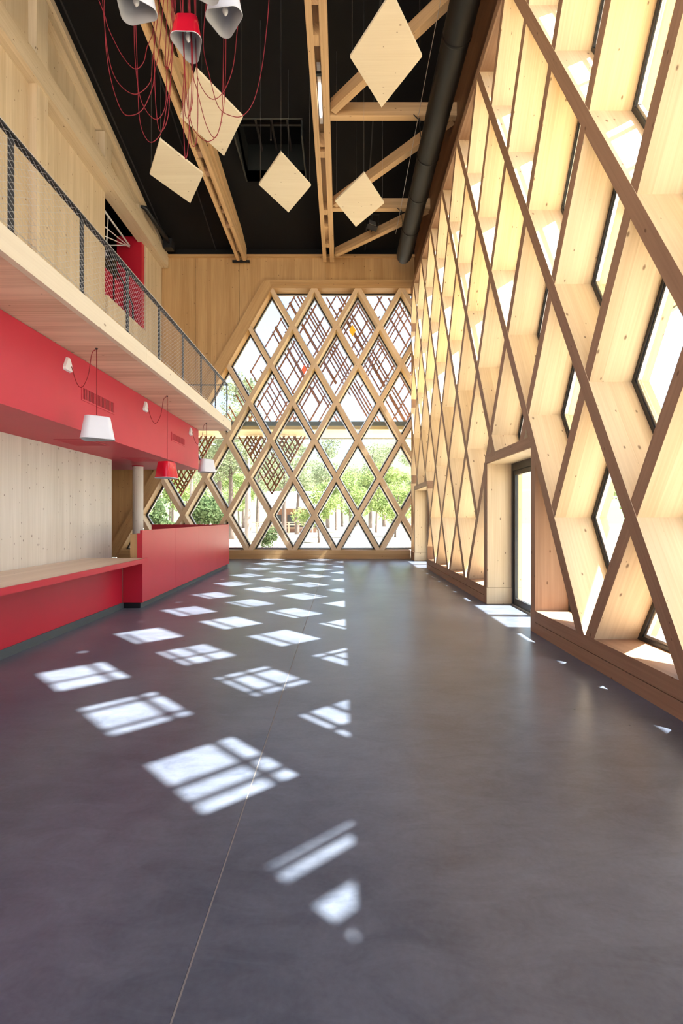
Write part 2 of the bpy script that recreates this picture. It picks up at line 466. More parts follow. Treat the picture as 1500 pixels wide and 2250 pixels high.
# right wall ---------------------------------------------------------
ZN = -2.6
HT, HB = 5.88, -0.88
to_r = lambda z, h, d: P(XR + d, z, h)
P1 = (4.62, 6.16); P2 = (10.33, 12.18)
HH = 0.735
PT = 0.05
wall_r = empty('wall_right', loc=(0, 0, 0)); struct(wall_r)
regs = [rect(ZN, P1[0], HB, HT), rect(P1[0], P1[1], HH, HT), rect(P1[1], P2[0], HB, HT), rect(P2[0], P2[1], HH, HT), rect(P2[1], ZE, HB, HT)]
ORG = (3.061, 0.0)
Zn_, Zf_ = ORG[0] + 2 * .57735, ORG[0] + 6 * .57735
regd = {1: regs[:2] + [rect(P1[1], Zf_, 0, HT), rect(Zf_, P2[0], HB, HT)] + regs[3:],
        -1: [rect(ZN, Zn_, HB, HT), rect(Zn_, P1[0], 0, HT)] + regs[1:]}
lattice(to_r, ORG, regd, M['spruce_shaded'], DEP, wall_r, (-16, 16))
mb = MB((0, 0, 1))
for z in (*P1, *P2):
    mb.box(XR + 0.002, XR + DEP, z - PT, z + PT, FL, HH - .04)
mb.build('portal_post', [M['spruce_shaded']], wall_r)
mb = MB((0, 1, 0))
for a, b in (P1, P2):
    mb.box(XR + 0.001, XR + DEP, a, b, HH - PT, HH + PT)
mb.build('portal_header', [M['spruce_shaded']], wall_r)
# pale lining of the portals
mb = MB((0, 0, 1))
for a, b in (P1, P2):
    for zz in ((a + PT, a + PT + 0.012), (b - PT - 0.012, b - PT)):
        mb.box(XR + 0.012, XR + DEP, zz[0], zz[1], HB + 0.0, HH - PT - 0.012)
        mb.box(XR + 0.004, XR + DEP, zz[0] - 0.004, zz[1] + 0.004, FL + 0.003, HB - 0.004)
    mb.box(XR + 0.012, XR + DEP, a + PT, b - PT, HH - PT - 0.012, HH - PT)
mb.build('portal_lining', M['spruce'], wall_r)
# top plate and dark upper wall
mb = MB((0, 1, 0))
mb.box(XR - 0.004, XR + DEP, ZN, ZE, HT, HT + 0.14)
mb.build('top_plate', M['spruce_shaded'], wall_r)
mb = MB((0, 1, 0))
mb.box(XR + 0.10, XR + DEP, ZN, ZE + 0.1, HT + 0.14, 11.2)
mb.build('upper_panel', wood('dark_upper_wood', (0.18, 0.085, 0.04), (0.27, 0.13, 0.065), plank=0.3, kdens=0.1), wall_r)
# the glazed lattice ends in a rake; nearer than that the wall is boarded
RKN = (-RT3 / 2, .5); RKC = RKN[0] * 1.33 + RKN[1] * 3.0
mb = MB((0, 0, 1))
pl = clip_all([(ZN, HB), (6, HB), (6, HT), (ZN, HT)], [(RT3 / 2, -.5, -(RKC - T / 2 + .02))])
mb.prism([to_r(*p, GL) for p in pl], [to_r(*p, DEP) for p in pl])
mb.build('boarded_panel', M['spruce_wall'], wall_r)
# base boards
def baseboard(name, segs, along, face):
    mb = MB(along)
    for s in segs: mb.box(*s)
    return struct(mb.build(name, face))
segs = []
for a, b in ((ZN, P1[0] - PT), (P1[1] + PT, P2[0] - PT), (P2[1] + PT, ZE)):
    segs.append((XR, XR + DEP, a, b, FL, FL + 0.098)); segs.append((XR, XR + DEP, a, b, FL + 0.104, HB))
    segs.append((XR + 0.012, XR + DEP, a, b, FL + 0.09, FL + 0.11))
baseboard('baseboard_right', segs, (0, 1, 0), [M['spruce_shaded']])
# windows of the right wall
for i in range(-10, 18):
    zc = ORG[0] + 0.57735 * i
    for h in range(-1, 8):
        if (i + h) % 2 == 0: continue
        hh, hw = 1 - T, 0.57735 * (1 - T)
        rh = [(zc, h - hh), (zc + hw, h), (zc, h + hh), (zc - hw, h)]
        if zc < -1.6: continue
        full = clip_all(rh, rect(ZN, ZE, HB, HT) + [(-RT3 / 2, .5, RKC - T / 2)])
        if not full: continue
        if (i, h) in ((2, -1), (6, -1)): continue
        pieces = [full]
        for (a, b) in (P1, P2):
            nxt = []
            for pl in pieces:
                ov = clip_all(pl, rect(a - PT, b + PT, -9, HH + PT))
                if not ov or area(ov) < .03: nxt.append(pl); continue
                up_ = clip_all(pl, rect(a - PT, b + PT, HH + PT, 9))
                if up_ and area(up_) > 0.2: nxt.append(up_)
                if a == P1[0] and h <= 0: continue
                for q in (clip_all(pl, rect(-9, a - PT, -9, 9)), clip_all(pl, rect(b + PT, 99, -9, 9))):
                    if q: nxt.append(q)
            pieces = nxt
        for pl in pieces:
            if area(pl) > 0.06: window(to_r, pl, GL)
wlin = lambda sg, zc: (-sg * RT3 / 2, .5, -sg * RT3 / 2 * zc - T / 2)
window(to_r, clip_all([(3, HB), (P1[0] - PT, HB), (P1[0] - PT, HH), (3, HH)], [wlin(1, Zn_)]), GL)
window(to_r, clip_all([(P1[1] + PT, HB), (8, HB), (8, HH), (P1[1] + PT, HH)], [wlin(-1, Zf_)]), GL)
# glazed doors in the portals
def portal_door(n, a, b):
    root = empty('door_%d' % n, loc=P(XR + GL, (a + b) / 2, FL)); struct(root)
    z0, z1 = a + PT + 0.012, b - PT - 0.012; top = HH - PT - 0.012
    def add(mb, name, m, **k):
        o = mb.build(name, m, root, **k); o.matrix_parent_inverse = Matrix.Translation(-root.location); return o
    mb = MB(); x0, x1 = XR + GL, XR + GL + 0.06
    mb.box(x0, x1, z0, z0 + .05, FL, top); mb.box(x0, x1, z1 - .05, z1, FL, top); mb.box(x0, x1, z0 + .05, z1 - .05, top - .09, top)
    add(mb, 'door_frame', M['dark_frame'])
    mb = MB(); mb.box(x0 - 0.01, x1, z0 + .05, z1 - .05, FL, FL + 0.012); add(mb, 'threshold', M['alu'])
    zm = z1 - 0.52 * (z1 - z0)
    for (u, v) in ((z0 + .052, zm - .003), (zm + .003, z1 - .052)):
        mb = MB(); y0, y1 = x0 + 0.008, x1 - 0.012
        mb.box(y0, y1, u, u + .055, FL + .015, top - .092); mb.box(y0, y1, v - .055, v, FL + .015, top - .092)
        mb.box(y0, y1, u + .055, v - .055, FL + .015, FL + .09); mb.box(y0, y1, u + .055, v - .055, top - .15, top - .092)
        leaf = add(mb, 'door_leaf', M['dark_frame'])
        mb = MB(); mb.box(y0 + .014, y0 + .020, u + .055, v - .055, FL + .09, top - .15)
        o = mb.build('glass_pane', M['glass'], leaf)
    mb = MB(); mb.tube([P(x0 - .02, zm - .03, FL + .55), P(x0 - .035, zm - .03, FL + .58), P(x0 - .035, zm - .03, FL + .95), P(x0 - .02, zm - .03, FL + .98)], 0.012, 8)
    add(mb, 'door_handle', M['alu'], smooth=True)
    mb = MB(); mb.box(x0 - .03, x0 + .008, z0 + .12, z0 + .42, top - .085, top - .04); add(mb, 'door_closer', M['black_metal'])
portal_door(1, *P1); portal_door(2, *P2)

# end wall -------------------------------------------------------------
to_e = lambda x, h, d: P(x, ZE + d, h)
OE = (-0.7186, 0.06)
HBE, HTE = -0.86, 6.05
XL0 = OE[0] - 2 * 0.57735
# left boundary line h = 6.06 + RT3*(x - XL0)
def left_hp(off):      # keep points right of the line shifted left by off (perpendicular)
    nx, ny = -RT3 / 2, 0.5
    c = nx * XL0 + ny * 6.06
    return (nx, ny, c + off)
wall_e = empty('wall_end'); struct(wall_e)
XE1 = XR + DEP
lattice(to_e, OE, [rect(-9, XE1, HBE, HTE) + [left_hp(0.0)]], M['spruce_end'], DEP, wall_e, (-12, 14))
# frame members
mb = MB((0.5, 0, RT3 / 2))
nx, ny = -RT3 / 2, 0.5
c0 = nx * XL0 + ny * 6.06
pl = clip_all([(-60, -60), (60, -60), (60, 60), (-60, 60)], [(nx, ny, c0 + 0.235), (-nx, -ny, -(c0 - T / 2)), (0, 1, 6.24), (0, -1, 1.05)])
mb.prism([to_e(*p, -0.02) for p in pl], [to_e(*p, DEP) for p in pl])
mb.build('raking_frame', M['spruce_wall'], wall_e)
mb = MB((1, 0, 0))
mb.prism([to_e(*p, -0.012) for p in [(XL0 - 0.03, HTE - 0.02), (XE1, HTE - 0.02), (XE1, 6.235), (XL0 + 0.08, 6.235)]],
         [to_e(*p, DEP) for p in [(XL0 - 0.03, HTE - 0.02), (XE1, HTE - 0.02), (XE1, 6.235), (XL0 + 0.08, 6.235)]])
mb.box(XL0, XE1, ZE - 0.03, ZE + DEP, 6.12, 6.24)
mb.build('head_frame', M['spruce_wall'], wall_e)
# solid panels: left of the rake and above the head
def rk(h, off): return XL0 + (h - 6.06) / RT3 - (off / (RT3 / 2))
mb = MB((0, 0, 1))
d0, d1 = 0.03, 0.33
def panel(pts): mb.prism([to_e(*p, d0) for p in pts], [to_e(*p, d1) for p in pts])
H1 = 6.84
xs = [-7.2, -6.1, -4.98, -3.85, -2.69]
for i in range(len(xs) - 1):
    a, b = xs[i] + .004, xs[i + 1] - .004
    pts = clip_all([(a, FL), (b, FL), (b, H1), (a, H1)], [(-nx, -ny, -(c0 + 0.18))])
    if pts: panel(pts)
a = -2.69 + .004
pts = clip_all([(a, FL), (XL0 + .2, FL), (XL0 + .2, 6.2), (a, 6.2)], [(-nx, -ny, -(c0 + 0.18))]); panel(pts)
panel([(a, 6.2), (XL0 + .2, 6.2), (XL0 + .2, H1), (a, H1)])
panel([(XL0 + .2, 6.2), (-0.43 - .003, 6.2), (-0.43 - .003, H1), (XL0 + .2, H1)])
panel([(-0.43 + .003, 6.2), (XE1, 6.2), (XE1, H1), (-0.43 + .003, H1)])
mb.build('solid_panel', M['spruce_wall'], wall_e)
mb = MB((1, 0, 0)); mb.box(-4.78, XR + .1, ZE - 0.05, ZE + 0.3, H1, H1 + 0.06)
mb.build('head_trim', M['spruce_wall'], wall_e)
mb = MB((1, 0, 0)); mb.box(-7.2, XE1, ZE - 0.0, ZE + 0.3, H1 + 0.06, 7.6)
mb.build('black_upstand', M['black'], wall_e)
segs = [(-5.9, XR - 0.002, ZE, ZE + DEP, FL, FL + 0.115), (-5.9, XR - 0.002, ZE + 0.0, ZE + DEP, FL + 0.12, HBE), (-5.9, XR - .002, ZE + .01, ZE + DEP, FL + .1, FL + .13)]
baseboard('baseboard_end', segs, (1, 0, 0), [M['spruce_wall']])
mb = MB((0, 0, 1)); mb.box(XR + 0.02, XE1, ZE + 0.01, ZE + 0.07, FL, HT)   # corner post
mb.build('corner_post', M['spruce_shaded'], wall_e)
for i in range(-9, 8):
    xc = OE[0] + 0.57735 * i
    for h in range(-1, 8):
        if (i + h) % 2 == 0: continue
        hh, hw = 1 - T, 0.57735 * (1 - T)
        hc = h + OE[1]
        rh = [(xc, hc - hh), (xc + hw, hc), (xc, hc + hh), (xc - hw, hc)]
        pl = clip_all(rh, rect(-9, XE1, HBE, HTE - 0.02) + [left_hp(-T / 2)])
        if pl and area(pl) > 0.06: window(to_e, pl, GL)

# ------------------------------------------------------------------ left wall (above the balcony)
XL = -4.73
wl = empty('wall_left'); struct(wl)
roofh = lambda z: 7.05 + 0.247 * (12.75 - z)
Z_OP0, Z_OP1 = 9.80, 11.72
to_l = lambda z, h, d: P(XL - d, z, h)
mb = MB((0, 0, 1))
def lp(pts, d0=0.0, d1=0.12): mb.prism([to_l(*p, d0) for p in pts], [to_l(*p, d1) for p in pts])
zs = [-3.0, -0.95, 1.15, 3.25, 5.35, 7.40]
for a, b in zip(zs[:-1], zs[1:]):
    lp([(a, 1.41), (b - .004, 1.41), (b - .004, roofh(b)), (a, roofh(a))])
lp([(7.40, 1.41), (9.8, 1.41), (9.8, 6.75), (7.40, 6.75)], d0=0.05)
lp([(7.40, 6.75), (9.5, 6.75), (9.5, roofh(9.5)), (7.40, roofh(7.40))], d0=0.05)
lp([(9.5, 6.75), (ZE, 6.75), (ZE, roofh(ZE)), (9.5, roofh(9.5))], d0=0.08)
lp([(9.8, 1.41), (ZE, 1.41), (ZE, 4.50), (9.8, 4.50)], d0=0.0)
lp([(Z_OP1, 4.50), (ZE, 4.50), (ZE, 6.75), (Z_OP1, 6.75)], d0=0.0)
mb.build('wall_panel', M['spruce_left'], wl)
mb = MB((0, 1, 0)); mb.box(XL - .12, XL + 0.18, -3, ZE - 0.01, 6.56, 6.92); mb.build('wall_beam', M['spruce_left'], wl)
for z in (5.25, 7.32, 9.42, 11.0):
    for (h0, h1) in ((3.3, 6.56), (6.92, roofh(z) - 0.36)):
        if z > 9 and h0 < 6: continue
        mb = MB((0, 0, 1)); mb.box(XL - .05, XL + 0.13, z, z + 0.28, h0, h1); mb.build('stud', M['spruce_left'], wl)
# raking top plate under the roof
mb = MB((0, 1, -0.247))
for (o0, o1, d) in ((-.02, -.16, 0.14), (-.16, -.33, 0.08)):
    a = [P(XL - .1, -3, roofh(-3) + o0), P(XL + d, -3, roofh(-3) + o0), P(XL + d, -3, roofh(-3) + o1), P(XL - .1, -3, roofh(-3) + o1)]
    b = [P(XL - .1, ZE, roofh(ZE) + o0), P(XL + d, ZE, roofh(ZE) + o0), P(XL + d, ZE, roofh(ZE) + o1), P(XL - .1, ZE, roofh(ZE) + o1)]
    mb.prism(a, b)
mb.build('raking_plate', M['spruce_left'], wl)
# room seen through the opening
mb = MB((0, 0, 1))
mb.box(-7.1, -7.0, 8.5, ZE, 1.41, 9.0)
mb.box(-7.0, XL - .12, 8.45, 8.5, 3.9, 9.0)
mb.build('gallery_wall', M['spruce_wall'], wl)
mb = MB((0, 1, 0)); mb.box(-7.1, XL - .12, 8.45, ZE, 3.85, 3.95); mb.build('gallery_floor', M['spruce_wall'], wl)
mb = MB((0, 1, 0)); mb.box(-7.1, XL - .12, 8.45, ZE, 9.0, 9.1); mb.build('gallery_ceiling', M['black'], wl)
# soffit over the bar end, closing wall and bar back wall
mb = MB((1, 0, 0)); mb.box(-7.2, XL - .005, 7.9, ZE + .02, 1.30, 1.41); mb.build('bar_end_soffit', M['spruce_soffit'], wl)
mb = MB((0, 0, 1)); mb.box(-7.3, -7.2, -3, ZE + .2, FL, 1.41); struct(mb.build('wall_bar_side', M['spruce_wall']))
mb = MB((0, 0, 1))
for a, b in ((-3, -.6), (-.6, 1.75), (1.75, 4.1), (4.1, 6.46)):
    mb.box(-3.28, -3.06, a, b - .002, FL, 0.77)
struct(mb.build('wall_bar', M['spruce_pale']))

# ------------------------------------------------------------------ ceiling
ceil = empty('ceiling'); struct(ceil)
SKX0, SKX1, SKZ0, SKZ1 = -2.10, -0.80, 9.55, 10.85
def slab(x0, x1, z0, z1, th=0.25, m=M['black'], up=0.0, name='roof_panel'):
    mb = MB((0, 1, 0))
    a = [P(x0, z0, roofh(z0) + up), P(x1, z0, roofh(z0) + up), P(x1, z0, roofh(z0) + up + th), P(x0, z0, roofh(z0) + up + th)]
    b = [P(x0, z1, roofh(z1) + up), P(x1, z1, roofh(z1) + up), P(x1, z1, roofh(z1) + up + th), P(x0, z1, roofh(z1) + up + th)]
    mb.prism(a, b); return mb.build(name, m, ceil)
xb = [-7.2, -4.49, -3.3, SKX0, SKX1, 0.62, XE1]
for a, b in zip(xb[:-1], xb[1:]):
    if a == SKX0:
        slab(a, b, -3, SKZ0); slab(a, b, SKZ1, ZE + .3)
    else:
        slab(a, b, -3, ZE + .3)
for x in xb[1:-1]:
    if x in (SKX0, SKX1): continue
    slab(x - .012, x + .012, -3, ZE, th=0.02, m=plain('roof_seam', (0.02, 0.02, 0.021), rough=0.6), up=-.02, name='seam_cover')
sky = empty('skylight', 'square black roof light recess with dark blinds between the two roof beams', 'skylight', loc=P((SKX0 + SKX1) / 2, (SKZ0 + SKZ1) / 2, roofh(10)))
def addp(mb, name, m, root, **k):
    o = mb.build(name, m, root, **k); o.matrix_parent_inverse = Matrix.Translation(-root.location); return o
mb = MB()
hb = roofh(SKZ1) - .05; ht = roofh(SKZ0) + .55
mb.box(SKX0 - .03, SKX0, SKZ0, SKZ1, hb + .05, ht); mb.box(SKX1, SKX1 + .03, SKZ0, SKZ1, hb + .05, ht)
mb.box(SKX0 - .03, SKX1 + .03, SKZ0 - .03, SKZ0, roofh(SKZ0), ht); mb.box(SKX0 - .03, SKX1 + .03, SKZ1, SKZ1 + .03, roofh(SKZ1), ht)
addp(mb, 'curb', plain('skylight_curb', (0.02, 0.024, 0.024), rough=0.5), sky)
mb = MB(); mb.box(SKX0, SKX1, SKZ0, SKZ1, ht - .04, ht); addp(mb, 'blind', M['black'], sky)
mb = MB()
for k in (0.25, 0.5, 0.75): mb.box(SKX0 + (SKX1 - SKX0) * k - .02, SKX0 + (SKX1 - SKX0) * k + .02, SKZ0, SKZ1, ht - .2, ht - .16)
mb.box(SKX0, SKX1, SKZ0 + .55, SKZ0 + .6, ht - .2, ht - .15)
mb.box((SKX0 + SKX1) / 2 - .03, (SKX0 + SKX1) / 2 + .0, SKZ0 + .5, SKZ0 + .54, ht - .55, ht - .2)
addp(mb, 'blind_mechanism', plain('mechanism', (0.035, 0.03, 0.028), rough=0.5), sky)

# roof beams ------------------------------------------------------------
CB = 6.70
CEN = empty('roof_truss', 'twin-ply timber roof truss along the middle of the room, lit tube between its plies', 'roof beam')
for (a, b) in ((-.483, -.392), (-.302, -.192)):
    mb = MB((0, 1, 0)); mb.box(a, b, -3, ZE - .03, CB, CB + .24); mb.build('chord_ply', M['spruce_beam'], CEN)
mb = MB((0, 1, 0)); mb.box(-.392, -.302, -3, 12.0, CB + .20, CB + .34); mb.build('upper_web', M['spruce_beam'], CEN)
for z in (4.2, 6.75, 8.9, 10.6, 11.9):
    mb = MB((0, 1, 0)); mb.box(-.392, -.302, z, z + .16, CB + .02, CB + .2); mb.build('packing_block', M['spruce_beam'], CEN)
for k in range(6):
    z0 = -1.0 + 2.43 * k
    mb = MB((0, 1, .5)); mb.bar(P(-.347, z0, CB + .1), P(-.347, z0 + 1.3, roofh(z0 + 1.3) - .1), .11 * Q, .2 * Q); mb.build('web_member', M['spruce_beam'], CEN)
mb = MB((0, 1, 0)); mb.box(-.42, -.25, 4.3, 12.0, CB + .95 - .55 + .0, CB + .45); mb.build('top_chord', M['spruce_beam'], CEN)

LT = empty('roof_truss', 'deep twin-ply timber roof truss on the left, above the cluster of hanging lamps', 'roof beam')
TC = lambda z: 7.17 + 0.064 * (12.75 - z)
for (a, b) in ((-2.73, -2.66), (-2.57, -2.49)):
    mb = MB((0, 1, 0)); mb.box(a, b, -3, ZE - .03, CB, CB + .2); mb.build('chord_ply', M['spruce_beam'], LT)
    mb = MB((0, 1, -0.064))
    pa = [P(a, -3, TC(-3) - .16), P(b, -3, TC(-3) - .16), P(b, -3, TC(-3)), P(a, -3, TC(-3))]
    pb = [P(a, ZE - .03, TC(ZE) - .26), P(b, ZE - .03, TC(ZE) - .26), P(b, ZE - .03, TC(ZE)), P(a, ZE - .03, TC(ZE))]
    mb.prism(pa, pb); mb.build('top_chord', M['spruce_beam'], LT)
for k in range(7):
    z0 = 0.2 + 1.75 * k
    for (za, zb) in ((z0, z0 + 0.8), (z0 + 1.6, z0 + 0.85)):
        if max(za, zb) > ZE: continue
        mb = MB((0, 1, .2)); mb.bar(P(-2.61, za, CB + .12), P(-2.61, zb, TC(zb) - .06), .075 * Q, .16 * Q); mb.build('web_member', M['spruce_beam'], LT)
for z in (5.0, 8.9, 9.4, 11.1):
    mb = MB((0, 1, 0)); mb.box(-2.66, -2.57, z, z + .14, CB + .01, CB + .19); mb.build('packing_block', M['spruce_shaded'], LT)
mb = MB(); mb.box(-2.85, -2.40, ZE - .1, ZE - .052, CB + .0 - .03, CB + .02); mb.build('bearing_plate', M['black_metal'], LT)

XB0, XB1 = -.19, XR + .098
jz = [3.27, 5.70, 8.13, 10.56]
jl = ['unseen', 'timber cross beam just above the picture top over the duct', 'timber cross beam nearest the camera, passing behind the largest hanging rhombus', 'timber cross beam farther back, behind the rhombus beside the floodlight']
for i, z in enumerate(jz):
    if i < 1: continue
    mb = MB((1, 0, 0)); mb.box(XB0, XB1, z - .055, z + .055, CB, CB + .22)
    o = mb.build('cross_beam', M['spruce_beam']); tag(o, jl[i], 'roof beam')
    recenter(o, P((XB0 + XB1) / 2, z, CB))
dl = [None, 'slanting timber brace nearest the camera, partly hidden by the largest hanging rhombus', 'middle slanting timber brace, rising from the rhombus by the floodlight to the duct', 'last slanting timber brace, beside the end wall under the floodlight']
ends = [(5.70, 8.13), (8.13, 10.56), (10.56, 12.55)]
for i, (za, zb) in enumerate(ends):
    p, q = P(XB1 - .02, za + .10, CB + .11), P(XB0 + .05, zb - .10, CB + .11)
    mb = MB(q - p); mb.bar(p, q, .11 * Q, .2 * Q)
    o = mb.build('roof_brace', M['spruce_beam']); tag(o, dl[i + 1], 'roof beam'); recenter(o, (p + q) / 2)

# lit tube in the middle truss
tl = empty('tube_light', 'lit fluorescent tube in the gap of the middle roof truss', 'lamp', loc=P(-.347, 6.9, CB + .1))
mb = MB(); mb.tube([P(-.347, 7.62, CB + .09), P(-.347, 8.22, CB + .09)], .016 * Q, 10); addp(mb, 'tube', M['tube'], tl, smooth=True)
mb = MB(); mb.box(-.375, -.32, 7.3, 8.4, CB + .12, CB + .16); addp(mb, 'housing', M['white'], tl)
mb = MB(); mb.box(-.40, -.30, 7.36, 7.41, CB + .04, CB + .08); addp(mb, 'bracket', M['black_metal'], tl)

# air duct
DX, DH, DR = 1.50, 6.28, .185
du = empty('air_duct', 'long round black fabric air duct hanging along the right-hand lattice', 'duct', loc=P(DX, 5, DH))
mb = MB((0, 1, 0)); rings = []; n = 28
random.seed(4)
zz = [-3 + .35 * i for i in range(42)] + [11.6, 11.68, 11.74, 11.78]
for z in zz:
    r = DR * (1 - max(0, (z - 11.55) / .35) ** 2 * .75) * (1 + random.uniform(-.006, .006))
    rings.append([P(DX + r * math.cos(2 * math.pi * k / n), z, DH + r * math.sin(2 * math.pi * k / n)) for k in range(n)])
mb.loft(rings); addp(mb, 'duct_tube', M['black_duct'], du, smooth=True, fix=True)
for z in (2.2, 4.2, 6.3, 8.4, 9.4, 10.5):
    mb = MB(); rings = []
    for zz_ in (z - .02, z - .012, z + .012, z + .02):
        r = DR + (.004 if abs(zz_ - z) > .015 else .010)
        rings.append([P(DX + r * math.cos(2 * math.pi * k / n), zz_, DH + r * math.sin(2 * math.pi * k / n)) for k in range(n)])
    mb.loft(rings, cap=False); addp(mb, 'seam_band', M['black_duct'], du, smooth=True, fix=True)
for z in (5.7, 8.13, 10.56):
    mb = MB(); mb.tube([P(DX - .17, z, DH + .1), P(DX - .2, z, CB + .02)], .006 * Q, 5); mb.tube([P(DX - .30, z - .07, CB - .0), P(DX - .16, z + .07, CB - .01)], .008 * Q, 5)
    addp(mb, 'hanger', M['black_metal'], du)
# thin cable lines beside the duct
mb = MB(); mb.tube([P(DX - .27, z, 6.42 + (.02 if int(z) % 2 else 0)) for z in range(-2, 12)], .004 * Q, 4)
addp(mb, 'guide_wire', M['wire'], du)

# ------------------------------------------------------------------ suspended rhombus boards
PH = 5.5
boards = [
    ([(860, -15), (768, 128), (838, 235), (928, 123)], 'largest-looking pale rhombus board, hanging at the top between middle truss and duct'),
    ([(430, 152), (398, 258), (491, 342), (533, 258)], 'pale rhombus board hanging behind the red cables below the red lampshade'),
    ([(352, 305), (328, 382), (419, 446), (445, 386)], 'leftmost pale rhombus board, hanging just left of the left roof truss'),
    ([(617, 335), (568, 408), (634, 467), (683, 407)], 'pale rhombus board hanging below the square black roof light'),
    ([(800, 382), (735, 440), (782, 499), (843, 448)], 'pale rhombus board hanging beside the floodlight'),
]
for pts, lab in boards:
    c3 = []
    for px, py in pts:
        z = F * PH / (VY - py); c3.append(((px - VX) / F * z, z))
    cx = sum(p[0] for p in c3) / 4; cz = sum(p[1] for p in c3) / 4
    # true rhombus from the measured axes
    ax = Vector((c3[2][0] - c3[0][0], c3[2][1] - c3[0][1])) ; ang = math.atan2(ax.x, ax.y)
    La, Lb = .715, .43
    loc = P(cx, cz, PH)
    root = empty('hanging_board', lab, 'acoustic board', 'pale rhombus boards hanging from the roof', loc=loc)
    root.rotation_euler = (0, 0, -ang)
    mb = MB((1, 0, 0))
    bot = [Vector((0, -La * Q, 0)), Vector((Lb * Q, 0, 0)), Vector((0, La * Q, 0)), Vector((-Lb * Q, 0, 0))]
    top = [p + Vector((0, 0, .045)) for p in bot]
    mb.prism(bot, top); mb.build('board', M['panel_board'], root, bevel=0.003)
    for p in (Vector((0, -La * Q * .96, 0)), Vector((0, La * Q * .96, 0)), Vector((-Lb * Q * .94, 0, 0)), Vector((Lb * Q * .94, 0, 0))):
        up = roofh(cz + p.y / Q) - PH + .02
        mb = MB(); mb.tube([p + Vector((0, 0, .04)), Vector((p.x, p.y, up * Q))], .0013, 4); wr_ = mb.build('suspension_wire', M['wire'], root)
        mb = MB(); mb.tube([p + Vector((0, 0, .04)), p + Vector((0, 0, .075))], [.010, .006], 8); mb.build('wire_clip', M['alu'], wr_, smooth=True)
    del pts

# ------------------------------------------------------------------ balcony
bal = empty('balcony', 'timber gallery slab cantilevering over the red bar', 'balcony')
XBF, ZB1, SOF, TOPB = -1.79, 7.88, 1.41, 1.552
mb = MB((1, 0, 0)); mb.box(XL, XBF - .045, -3, ZB1 - .0, SOF, TOPB - .03)
mb.build('slab', M['spruce_soffit'], bal)
mb = MB((0, 1, 0))
for a, b in ((-3, 1.6), (1.6, 4.45), (4.45, ZB1)): mb.box(XBF - .045, XBF, a + .001, b - .001, SOF - .003, TOPB)
mb.build('fascia', M['panel_board'], bal)
rl = empty('balcony_railing', 'black steel balustrade with wire mesh along the gallery edge', 'railing')
pz = [2.655 - .715 * k for k in (3, 2, 1)] + [2.655, 3.38, 4.10, 4.81, 5.53, 6.25, 6.96, 7.66]
XP, RT = XBF - .02, 2.10
for z in pz:
    mb = MB(); mb.box(XP - .005, XP + .005, z - .02, z + .02, TOPB - .02, RT - .012)
    mb.box(XP + .005, XP + .012, z - .03, z + .03, TOPB - .03, TOPB + .012)
    mb.build('post', M['black_metal'], rl)
mb = MB(); mb.box(XP - .018, XP + .018, -3, 7.68, RT - .012, RT); mb.build('top_rail', M['black_metal'], rl)
mb = MB(); mb.tube([P(XP - .03, -3, RT + .022), P(XP - .03, 7.68, RT + .022)], .012 * Q, 8)
for z in pz: mb.tube([P(XP + .0, z + .01, RT - .01), P(XP - .03, z + .01, RT + .022)], .007 * Q, 6)
mb.build('hand_rail', M['black_metal'], rl, smooth=True)
mb = MB(); mb.box(XL + .1, XP, 7.66 - .018, 7.66 + .018, RT - .012, RT); mb.build('return_rail', M['black_metal'], rl)
for x in (-2.5, -3.2, -3.9):
    mb = MB(); mb.box(x - .02, x + .02, 7.655, 7.665, TOPB - .02, RT - .012); mb.build('post', M['black_metal'], rl)
def mesh_net(A, B, h0, h1, name, parent, cell=.072, r=.0014):
    L_ = (B - A).length; H_ = (h1 - h0) * Q; d = (B - A).normalized(); mb = MB()
    w, hgt = cell * Q * .9, cell * Q * .55
    n = int(L_ / w) + 1
    slope = hgt / w
    k = -int(H_ / hgt) - 1
    while k <= n:
        for sg in (1, -1):
            # line s = k*w + t, z = slope*t (sg=1) or z = H - slope*t
            s0 = k * w; s1 = k * w + H_ / slope
            a, b = max(0, s0), min(L_, s1)
            if b - a < .01: continue
            za, zb = slope * (a - s0), slope * (b - s0)
            if sg < 0: za, zb = H_ - za, H_ - zb
            pa = A + d * a + Vector((0, 0, za)); pb = A + d * b + Vector((0, 0, zb))
            mb.tube([pa, pb], r, 3, cap=False)
        k += 1
    return mb.build(name, M['wire'], parent)
bz = (TOPB + .01)
mesh_net(P(XP + .014, .2, bz), P(XP + .014, 7.66, bz), bz, RT, 'wire_mesh', rl)
mesh_net(P(-4.0, 7.64, bz), P(XP, 7.64, bz), bz, RT, 'wire_mesh', rl)
# mesh lashing over the top rail
mb = MB(); pts = []
i = 0; z = .3
while z < 7.6:
    pts.append(P(XP + (.02 if i % 2 else -.02), z, RT + .004 + (0 if i % 2 else .0))); i += 1; z += .04
mb.tube(pts, .0022, 3); mb.tube([P(XP + .02, .2, TOPB + .02), P(XP + .02, 7.66, TOPB + .02)], .003, 4)
mb.tube([P(XP + .02, .2, RT + .002), P(XP + .02, 7.66, RT + .002)], .003, 4)
mb.build('lashing_wire', M['wire'], rl)

